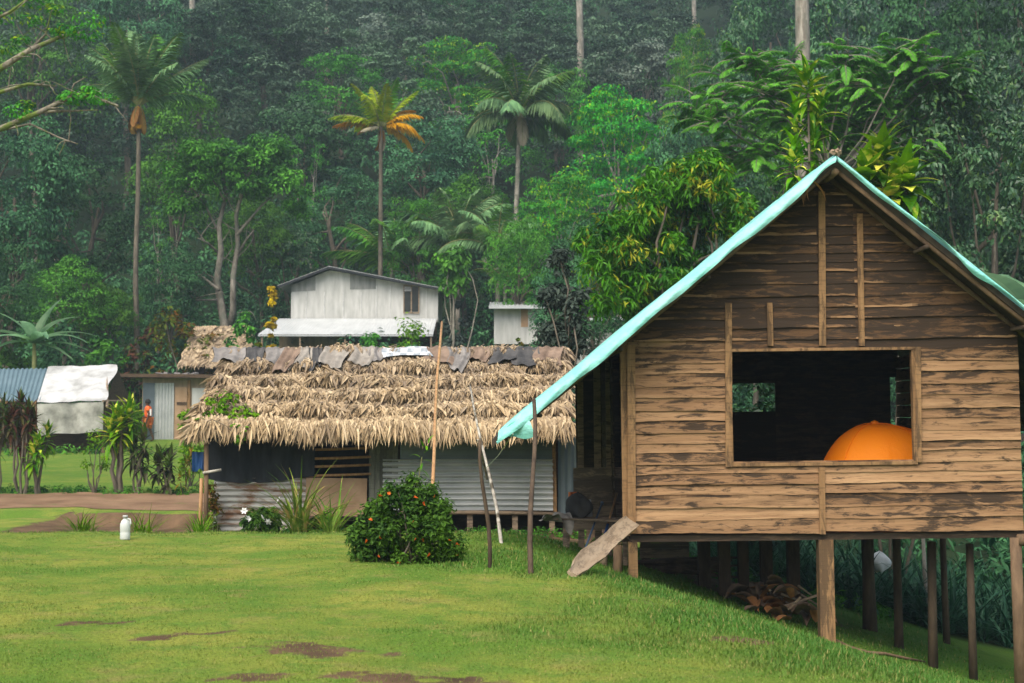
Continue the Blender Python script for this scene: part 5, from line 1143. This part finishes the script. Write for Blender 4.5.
for px, py, rp, n_ in ((222, 160, 34, 34), (255, 165, 32, 30), (192, 180, 28, 24), (282, 190, 26, 22), (235, 190, 26, 16), (205, 160, 26, 20), (270, 150, 22, 16), (182, 205, 18, 10), (292, 212, 16, 8)):
    q = fpx(px, py); r = rp*Yf/FPX; C = ellipsoid_pts(rng, n_, (r, r, r*.6), -.6)+np.array([q.x, rng.uniform(-.5, .5)*r, q.z]); leaves(f, rng, C, np.array([(.75, .75, .4)])*rng.uniform(.6, 1.3, (n_, 1)), 90, .27, .13, .2)
obj('trunk', t, M['midbark'], ft, smooth=True); obj('crown', f, M['lf_mid'], ft)
# far forest: reads as one hazy mass
rng = RS(71); ff = MB(); bolesm = MB(); n = 430
yy = rng.uniform(112, 215, n); xx = rng.uniform(-1, 1, n)*(.40*yy+6)
for i in range(n):
    x, y = xx[i], yy[i]; h = rng.uniform(9, 19); cr = rng.uniform(2.6, 5.2); b = gz(x, y); k = int(17*cr/3.5); ch_ = rng.uniform(.45, .75)*h
    C = ellipsoid_pts(rng, k, (cr*.85, cr*.85, ch_/2), -.5)+np.array([x, y, b+h-ch_/2]); s = rng.uniform(.8, 1.35)
    leaves(ff, rng, C, np.array([(s*1.1, s*1.1, s*.6)])*rng.uniform(.6, 1.35, (k, 1)), 95, .35, .175, .2, .45, tone=.16, top=.8)
    ff.t[-1] = ff.t[-1]+rng.normal(0.05, .26)
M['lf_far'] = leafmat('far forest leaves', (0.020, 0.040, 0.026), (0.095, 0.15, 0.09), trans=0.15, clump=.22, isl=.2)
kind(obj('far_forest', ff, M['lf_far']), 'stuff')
# more of the same wood to both sides of the view
ff2_n = 150; yy = rng.uniform(70, 215, ff2_n); xx = np.where(rng.uniform(0, 1, ff2_n) < .5, -1, 1)*(.42*yy+8+rng.uniform(0, 1, ff2_n)*.24*yy)
far_side = MB()
for i in range(ff2_n):
    x, y = xx[i], yy[i]; h = rng.uniform(9, 18); cr = rng.uniform(3.5, 6.0); b = gz(x, y); k = int(14*cr/3.5); ch_ = rng.uniform(.5, .8)*h
    C = ellipsoid_pts(rng, k, (cr*.85, cr*.85, ch_/2), -.5)+np.array([x, y, b+h-ch_/2]); s = rng.uniform(1.0, 1.5)
    leaves(far_side, rng, C, np.array([(s*1.1, s*1.1, s*.6)])*rng.uniform(.6, 1.35, (k, 1)), 60, .5, .25, .2, .45, tone=.16, top=.8)
kind(obj('far_forest', far_side, M['lf_far']), 'stuff')
# undergrowth on the slope and behind the houses
ug = MB(); rng = RS(72)
def under(n, yr, xf, hmax, leaf, r, nl):
    y = rng.uniform(*yr, n); x = xf(y, rng.uniform(0, 1, n)); z = G(x, y)+rng.uniform(0, 1, n)**1.5*hmax
    C = np.stack([x, y, z], -1); Rr = np.array([(r, r, r*.7)])*rng.uniform(.5, 1.4, (n, 1)); leaves(ug, rng, C, Rr, nl, leaf, leaf*.45, .3, .4, tone=.18)
under(1600, (108, 200), lambda y, u: (u*2-1)*(.40*y+4), 4.5, .6, 1.6, 46)
under(2600, (78, 112), lambda y, u: (u*2-1)*(.42*y+4), 4.5, .42, 1.0, 46)
under(420, (26, 60), lambda y, u: 5.2+u*(.40*y-2.0)+(y-26)*.02, 3.2, .28, .55, 42)
under(260, (40, 74), lambda y, u: .02*y+u*(.17*y), 2.6, .3, .6, 42)
keep_c = None
kind(obj('undergrowth', ug, M['lf_dark']), 'stuff')
pd = MB(); rng = RS(73)
for i in range(300):
    y = rng.uniform(24.6, 29.5); x = rng.uniform(P(690, 500, y).x, P(1035, 500, y).x); 
    if x < 5.0 and y < 25.2: continue
    rosette(pd, (x, y, gz(x, y)), 13, rng.uniform(.9, 1.6), .06, rng, (25, 85), (.6, 1.7), .06)
kind(obj('long_blade_thicket', pd, M['lf_pand']), 'stuff')

# ------------------------------------------------------------------ palms
def ring(n, el0, el1, L, dr, mats, hang=.5, a0=0, seed=0):
    r = RS(seed+n); return [(a0+i*137.5+r.normal()*8, el0+(el1-el0)*i/max(1, n-1)+r.normal()*4, L*r.uniform(.85, 1.1), dr*r.uniform(.75, 1.2), mats[i % len(mats)], hang) for i in range(n)]
def messy(n, L, mats, seed, e0=-85, e1=5):
    r = RS(seed); return [(r.uniform(0, 360), r.uniform(e0, e1), L*r.uniform(.55, 1.05), r.uniform(.3, 1.6), mats[i % len(mats)], r.uniform(.3, .9)) for i in range(n)]
palm('tall palm with upright dark fronds and a skirt of dead brown leaves', 139, 0, 82, 104, ring(13, 62, 86, 4.6, .5, ['fr_dull', 'fr_green'], .35, 10)+ring(8, 40, 60, 4.3, 1.0, ['fr_dull'], .5, 40)+messy(15, 1.6, ['fr_dead', 'fr_dead', 'fr_orange'], 4, -88, -55), tr=.17, bark='bark', ll=1.2, wav=.12, lw=.06)
palm('coconut palm with green upper fronds and orange drying lower fronds', 381, 0, 90, 126, ring(7, 58, 84, 3.2, .6, ['fr_yellow', 'fr_green'], .35, 15)+ring(6, 25, 48, 3.3, 1.1, ['fr_yellow', 'fr_yellow', 'fr_orange'], .5, 70)+[(180, 22, 3.0, .9, 'fr_orange', .5), (5, 12, 3.0, 1.3, 'fr_orange', .6), (-20, 20, 2.8, 1.5, 'fr_orange', .6), (200, 30, 2.9, 1.0, 'fr_yellow', .5), (30, 0, 2.7, 1.4, 'fr_orange', .6)]+messy(5, 1.7, ['fr_white', 'fr_dead'], 7), tr=.17, bark='bark', ll=.95, lw=.065)
palm('coconut palm with long drooping grey green fronds on a leaning pale trunk', 520, 0, 94, 112, ring(11, 50, 84, 4.6, 1.1, ['fr_dull', 'fr_green'], .55, 25)+ring(12, 5, 45, 4.5, 1.6, ['fr_dull', 'fr_dull', 'fr_green'], .7, 60)+messy(7, 2.6, ['fr_white', 'fr_dull', 'fr_dull'], 9), tr=.2, base_dx=-8, ll=1.2, lw=.075)
palm('low coconut palm with arching fronds just behind the white house roof', 392, 0, 93, 268, ring(12, 35, 84, 5.0, 1.1, ['fr_green', 'fr_green', 'fr_dull'], .5, 12)+[(0, 48, 4.4, 1.5, 'fr_yellow', .6), (10, 20, 3.0, 1.2, 'fr_yellow', .5), (170, 45, 4.0, 1.3, 'fr_green', .5)], tr=.22, ll=1.1, lw=.075)
palm('grey green palm with feathery fronds right of the white house', 458, 0, 92, 246, ring(16, 25, 86, 4.6, 1.3, ['fr_dull'], .6, 33), tr=.2, ll=1.2, lw=.075)
palm('shaded green palm left of the bright layered trees', 498, 0, 90, 250, ring(14, 20, 84, 4.0, 1.3, ['fr_green', 'fr_dull'], .6, 66), tr=.2, ll=1.0)
palm('young palm low beside the right end of the white house', 505, 0, 88, 282, ring(9, 20, 80, 2.3, 1.2, ['fr_green'], .5, 99), tr=.14, ll=.7)
# bananas
def banana(label, px, pyfoot, Y, leavesL, seed, hstem, scale=1, mat='lf_banana'):
    rng = RS(seed); b = P(px, pyfoot, Y); base = Vector((b.x, Y, gz(b.x, Y))); root = thing('banana_plant', label, 'banana plant', base)
    obj('stem', MB().tube([(0, 0, -.2), (.03, 0, hstem*.5), (0, 0, hstem)], [.17*scale, .13*scale, .08*scale], 8), M['petiole'], root, smooth=True)
    for az, el, L, dr in leavesL:
        m = MB(); strap(m, (0, 0, hstem-.1), R(az), R(el), L*scale, .55*scale, dr, rng, 10, .12, rng.normal()*.1); obj('leaf', m, M[mat], root)
    return root
banana('banana plant with broad pale green leaves at the left edge', 34, 360, 70, [(-60, 30, 2.9, 1.1), (-125, 25, 2.9, 1.1), (-20, 25, 3.0, 1.0), (-150, 30, 3.0, 1.0), (-90, 50, 2.6, 1.2), (0, 30, 2.9, .9), (25, 10, 2.6, .7), (-20, -5, 2.3, .6), (180, 35, 2.8, 1.0), (160, 12, 2.5, .8), (60, 70, 2.6, .6), (200, 60, 2.5, .9), (-10, 55, 2.7, 1.1)], 1, 5.0, 1.1)
banana('banana plant at the right edge behind the plank house roof', 1030, 400, 26, [(180, 42, 1.6, 1.0), (165, 20, 1.5, 1.0), (95, 60, 1.5, .8), (10, 40, 1.4, .9), (200, 66, 1.6, 1.3), (190, 12, 1.4, 1.1), (215, 38, 1.6, 1.5), (240, 30, 1.4, 1.4)], 2, 6.0, 1.05)
banana('small banana plant by the corner of the white house', 262, 330, 78, [(120, 75, 2.2, .5), (30, 60, 2.0, .8), (180, 55, 2.1, .9)], 3, 1.0)
# striped dracaenas behind the ridge
def drac(label, Y, heads, seed, n=36, L=.62, w=.085, mat='lf_drac', height=.8, droop=(.5, 1.3), fold=.12):
    hs = []; fx_ = P(heads[0][0], 415, Y); base = Vector((fx_.x, Y, gz(fx_.x, Y)))
    for px, py in heads: q = P(px, py, Y)-base; hs.append((q.x, random.uniform(-.3, .3), q.z))
    return stemmed('dracaena', label, 'dracaena', base, hs, M[mat], M['bark'], seed, n, L, w, el=(-50, 85), height=height, droop=droop, fold=fold)
drac('yellow striped dracaena with a full head above the right roof slope', 27, [(886, 162), (906, 186), (868, 184), (890, 200)], 1, 40, .70, .27, height=.5, droop=(.4, 1.2), fold=.07)
drac('tall narrow dracaena rising behind the gable peak', 30, [(806, 96), (800, 128), (812, 150), (792, 168), (820, 120)], 2, 36, .62, .12, height=.8)
# papaya and tree fern like plants by the white house
clustertree('papaya_tree', 'slender papaya like tree at the right end of the white house', 79, 453, [(452, 262, 13, 16), (455, 285, 9, 8)], .5, 40, (.4, .2), M['lf_mid'], M['palebark'], .11, 91, nlimb=5)
q = P(472, 356, 76); fz_ = thing('ferny_bush', 'ferny bright bush right of the white house porch', 'bush', (q.x, 76, gz(q.x, 76))); f, rbm = MB(), MB(); rng = RS(92)
for i in range(60):
    cx_, cz_ = rng.uniform(-1.9, 1.3), rng.uniform(.8, 3.6); frond(f, rbm, (cx_, rng.uniform(-.6, .6), cz_), rng.uniform(0, 6.28), R(rng.uniform(0, 40)), rng.uniform(.8, 1.3), 1.0, 18, .35, rng, .04, .4)
limb(rbm, (0, 0, -.3), (-.3, 0, 2.6), .07, .03, rng); limb(rbm, (0, 0, .5), (.9, 0, 2.2), .05, .02, rng); obj('foliage', f, M['lf_feather'], fz_); obj('stem', rbm, M['bark'], fz_)

# ------------------------------------------------------------------ shrubs
def shrubpx(name, label, px, py_top, py_bot, Y, wpx, mat, leaf, seed, cat='bush', ncl=40, nl=46, ground=True, stems=6, clk=.3, droop=.15, lo=-.9):
    a, b = P(px, py_top, Y), P(px, py_bot, Y); z0 = gz(b.x, Y) if ground else b.z; h = a.z-z0; r = wpx*Y/FPX/2
    return shrub(name, label, cat, (b.x, Y, z0), r, h, ncl, min(r, h/2)*clk+.05, nl, leaf, M[mat], seed, droop=droop, stems=stems, lo=lo)
flb = hit(405, 562); fb = thing('flowering_bush', 'broad dark green bush dotted with orange flowers on the lawn', 'bush', flb); f, t = MB(), MB(); rng = RS(12); Cs = []
for px, py, rp, n_ in ((405, 524, 36, 34), (376, 532, 24, 18), (434, 532, 26, 20), (396, 504, 20, 14), (428, 508, 20, 14), (414, 494, 13, 8), (362, 547, 13, 10), (450, 546, 14, 11), (380, 549, 20, 14), (428, 549, 22, 16), (405, 548, 26, 16), (411, 483, 6, 4), (433, 492, 7, 4), (392, 490, 7, 4), (372, 512, 8, 5), (446, 514, 8, 5), (357, 534, 6, 4)):
    q = P(px, py, flb.y)-flb; r = rp*flb.y/FPX; C = ellipsoid_pts(rng, n_, (r*.8, r*.9, r*.8), -1)+np.array([q.x, rng.uniform(-.3, .1)*r, q.z]); Cs.append(C); leaves(f, rng, C, np.array([(.10, .10, .12)])*rng.uniform(.5, 1.6, (n_, 1)), 60, (.068), .03, -.05, .35)
C = np.concatenate(Cs); fb['C'] = [float(q) for q in C.ravel()]
for j in rng.permutation(len(C))[:26]: limb(t, (rng.normal()*.06, rng.normal()*.05, -.1), C[j], .014, .004, rng)
obj('foliage', f, M['lf_bush'], fb); obj('stem', t, M['bark'], fb, smooth=True)
fm = MB(); r_ = RS(14)
for k in range(7): strap(fm, (0, 0, 0), k*.9, R(20+10*(k % 3)), .035, .026, .5, r_, 3)
fme = fm.mesh('flower'); C = np.array(fb['C']).reshape(-1, 3); C = C[np.argsort(C[:, 1])][:52]; r_.shuffle(C)
for i in range(19):
    c = C[i % len(C)]; dv = np.array([c[0]*1.0, c[1]*1.1-.05, c[2]-.45]); dv = dv/np.linalg.norm(dv); o = obj('flower', fme, M['orangeflower'] if i == 0 else [], fb, tuple(c+dv*.085), (r_.uniform(.3, 1.3), 0, r_.uniform(0, 6))); o.scale = (r_.uniform(.6, 1.05),)*3
sp = stemmed('flower_spike_stem', 'thin shoot rising out of the top of the flowering bush', 'shoot', flb+Vector((.12, .05, .6)), [(.06, 0, .55)], M['lf_lime'], M['petiole'], 8, 9, .14, .03, sr=.006, height=.3)
wb_ = hit(262, 533, 20); wY = 26.2
wf = shrubpx('white_flower_bush', 'low bush with white blossoms in front of the rusty metal wall', 262, 508, 536, wY, 40, 'lf_bush', (.11, .05), 15, ncl=34, nl=46, stems=8)
wme = MB()
for k in range(6): strap(wme, (0, 0, 0), k*1.05, R(25), .075, .06, .5, r_, 3)
wme = wme.mesh('blossom')
for i, (dx, dz) in enumerate(((-.27, .42), (-.20, .28), (.05, .30), (.16, .22), (-.02, .12), (.36, .62))):
    o = obj('blossom', wme, M['whiteflower'] if i == 0 else [], wf, (dx, -.32, dz+.12), (1.1, 0, i))
def grassplant(label, px, py, Y, n, L, w, seed, mat='lf_grassplant', name='spiky_plant', el=(20, 88)):
    b = P(px, py, Y); base = (b.x, Y, gz(b.x, Y)); rng = RS(seed); root = thing(name, label, 'plant', base); f = MB(); rosette(f, (0, 0, 0), n, L, w, rng, el, (.5, 1.5), .06); obj('foliage', f, M[mat], root)
    s = MB(); s.tube([(0, 0, -.1), (0, 0, .1)], [.05, .03], 6); obj('stem', s, M['petiole'], root); return root
grassplant('large spiky plant with long arching leaves in front of the plywood panel', 298, 538, 26.0, 60, 1.5, .05, 5, el=(35, 88))
grassplant('smaller spiky plant with yellowed leaves right of the large spiky one', 330, 538, 25.8, 44, 1.2, .045, 6, el=(20, 85))
shrubpx('small_bush', 'small grey green bush between the spiky plants and the flowering bush', 328, 508, 530, 26.9, 14, 'lf_lime', (.07, .03), 16, ncl=10, nl=26)
grassplant('green grass tuft left of the plastic jug at the ditch edge', 82, 533, 23.2, 90, .62, .02, 7, 'lf_lime', 'grass_tuft')
grassplant('green grass tuft right behind the plastic jug', 141, 533, 23.4, 90, .62, .02, 8, 'lf_lime', 'grass_tuft')
grassplant('green grass tuft at the foot of the thatched hut corner post', 200, 534, 24.2, 80, .6, .02, 9, 'lf_lime', 'grass_tuft')
shrubpx('weed_clump', 'bright weeds below the metal panel beside the flowering bush', 458, 533, 546, 25.2, 40, 'lf_lime', (.09, .035), 19, ncl=26, nl=30, stems=3)
# vine growing over the left end of the thatch
vq = P(228, 420, 27.5); vine = thing('roof_vine', 'bright green vine sprawling over the left end of the thatch', 'vine', vq); rng = RS(33); f, st = MB(), MB()
C = np.array([(T(px, py, 27.0).x+TO.x-vq.x, DE+TY-.02+1.05*((445-py)/70)-vq.y-.15, T(px, py, 27.6).z+TO.z-vq.z+.02) for px, py in ((212, 408), (222, 404), (234, 410), (242, 418), (226, 418), (216, 424), (236, 428), (246, 432), (206, 416), (200, 424), (240, 440), (244, 412), (252, 416), (228, 398), (220, 412), (232, 420), (218, 398), (205, 402))])
leaves(f, rng, C, np.array([(.17, .13, .13)])*rng.uniform(.6, 1.3, (len(C), 1)), 34, .095, .06, .3)
for i in range(len(C)-1): limb(st, C[i], C[i+1], .008, .006, rng, 3, .2, 4)
obj('foliage', f, M['lf_lime'], vine); obj('stem', st, M['bark'], vine)
shrubpx('climbing_plant', 'leafy climber beside the left corner post of the thatched hut', 212, 478, 528, 27.8, 16, 'lf_croton', (.10, .05), 34, ncl=22, nl=24)
shrubpx('lime_bush', 'lime green bush beside the flat roofed shed wall by the thatch corner', 190, 398, 440, 44, 26, 'lf_lime', (.16, .08), 35, ncl=26, nl=30)
shrubpx('window_shrub', 'dark glossy shrub seen through the left opening in the back wall', 752, 360, 470, 26.2, 90, 'lf_gloss', (.16, .08), 44, ncl=50, nl=44)
# canes and dracaenas along the path
cY = 41.5
def canes(name, label, px, pyb, heads, mat, n, L, w, seed, Y=cY, sm='bark', cat='plant', height=.5, sr=.05):
    b = P(px, pyb, Y); base = Vector((b.x, Y, gz(b.x, Y))); hs = []
    for a, c in heads: q = P(a, c, Y)-base; hs.append((q.x, random.uniform(-.25, .25), q.z))
    return stemmed(name, label, cat, base, hs, M[mat], M[sm], seed, n, L, w, el=(-55, 85), height=height, sr=sr, droop=(.25, 1.0))
canes('dracaena', 'yellow striped dracaena with a full head beside the dark shelter end', 120, 495, [(116, 424), (124, 430), (130, 418), (112, 436)], 'lf_drac', 34, .60, .14, 11, height=.5, sr=.07)
canes('ti_plant', 'dark leaved cane plant right of the striped dracaena', 138, 494, [(136, 448), (144, 462), (131, 456), (146, 444)], 'lf_ti', 26, .55, .11, 12, sr=.035)
canes('ti_plant', 'small purple leaved plant standing alone by the path edge', 166, 490, [(162, 462), (172, 466), (168, 480), (158, 470)], 'lf_ti', 24, .45, .12, 13, sr=.025)
canes('croton_shrub', 'tall brown leaved shrub with bare stems at the left edge', 22, 495, [(14, 420), (22, 408), (30, 418), (18, 440), (28, 436), (8, 428), (34, 426)], 'lf_redbrown', 26, .5, .09, 14, sr=.04)
canes('dracaena', 'small striped dracaena right of the tall brown leaved shrub', 38, 495, [(40, 448), (45, 440), (36, 458)], 'lf_drac', 26, .45, .12, 15, sr=.05)
canes('croton_shrub', 'thin brown leaved shrub at the far left border', -2, 495, [(2, 430), (-4, 445), (4, 412)], 'lf_ti', 26, .5, .07, 16, sr=.03)
canes('young_shrub', 'thin yellowish shrub near the thatched hut beside the path', 186, 500, [(184, 470), (190, 462), (182, 482)], 'lf_croton', 18, .36, .06, 17, sr=.02)
shrubpx('path_bush', 'small leafy bush with thin stems beside the striped dracaena', 96, 424, 440, 41.8, 34, 'lf_lime', (.12, .055), 18, ncl=12, nl=22, stems=6)
# shrubs round the houses on the slope
for (px, pt, pb, Yd, w, mt, lf, lb, nm) in (
  (172, 310, 374, 77.5, 66, 'lf_croton', (.36, .15), 'orange brown croton behind the flat roofed shed', 'croton_shrub'),
  (140, 322, 376, 78, 42, 'lf_redbrown', (.36, .15), 'dark red brown shrub at the foot of the tall palm', 'croton_shrub'),
  (208, 322, 370, 77.5, 40, 'lf_croton', (.32, .14), 'orange brown shrub beside the brown thatched roof', 'croton_shrub'),
  (256, 340, 364, 68, 30, 'lf_croton', (.30, .13), 'low brown shrub under the porch roof corner', 'croton_shrub'),
  (272, 276, 320, 79, 12, 'lf_yellow', (.34, .16), 'slim yellow leaved shrub left of the white house', 'yellow_shrub'),
  (408, 312, 352, 76, 92, 'lf_lime', (.28, .13), 'lime green bush with pale flowers in front of the porch', 'porch_bush'),
  (372, 322, 352, 77, 34, 'lf_feather', (.28, .10), 'thin feathery bush left of the lime green porch bush', 'porch_bush'),
  (502, 342, 358, 74, 44, 'lf_lime', (.24, .12), 'low green hedge under the small white shed', 'low_hedge'),
  (520, 336, 352, 73, 14, 'lf_croton', (.2, .1), 'small ochre shrub at the foot of the small white shed', 'ochre_shrub'),
  (455, 300, 350, 80, 40, 'lf_shrubdark', (.34, .16), 'dark leafy shrub right of the white house wall', 'dark_shrub'),
  (60, 316, 372, 76, 60, 'lf_dark', (.36, .17), 'dark bush above the white tarpaulin roof', 'dark_shrub'),
  (105, 330, 378, 77, 46, 'lf_mid', (.36, .17), 'green bush behind the end of the long shelter', 'dark_shrub'),
  (8, 300, 372, 74, 50, 'lf_mid', (.36, .17), 'green bush at the left edge above the metal roof', 'dark_shrub'),
  (134, 395, 428, 72, 14, 'lf_lime', (.25, .12), 'yellow green bush at the dark end of the long shelter', 'lime_bush'),
  (244, 310, 345, 76, 34, 'lf_mid', (.34, .16), 'green bush above the brown thatched roof', 'dark_shrub')):
    shrubpx(nm, lb, px, pt, pb, Yd, w, mt, lf, int(px+pt), 'shrub', ncl=34, nl=40)
# weeds against the walls and along the edge of the far lawn
wd_ = MB(); rng = RS(81)
for x0_, x1_, y0_, y1_, n_, r in ((-16, -5.5, 41.2, 42.6, 170, .12), (-30, -10, 60, 61.2, 70, .25), (1.4, 6.4, 23.6, 24.4, 70, .16), (-6.2, 1.4, 27.2, 27.7, 110, .10)):
    x = rng.uniform(x0_, x1_, n_); y = rng.uniform(y0_, y1_, n_); C = np.stack([x, y, G(x, y)+r*.5], -1); leaves(wd_, rng, C, np.array([(r, r, r)])*rng.uniform(.5, 1.6, (n_, 1)), 26, r*.9, r*.3, .1)
kind(obj('weeds', wd_, M['lf_mid']), 'stuff')

# ------------------------------------------------------------------ haze
HB = MB().bb((-240, -45, -12), (240, 320, 190)); hz = bpy.data.materials.new('valley haze'); hz.use_nodes = True; hn = hz.node_tree; hn.nodes.clear()
ho = hn.nodes.new('ShaderNodeOutputMaterial'); hv = hn.nodes.new('ShaderNodeVolumePrincipled'); hv.inputs['Density'].default_value = HAZE; hv.inputs['Color'].default_value = (0.68, 0.86, 0.94, 1); hv.inputs['Anisotropy'].default_value = 0.1
hn.links.new(hv.outputs[0], ho.inputs['Volume']); hob = obj('haze', HB, hz); kind(hob, 'stuff')
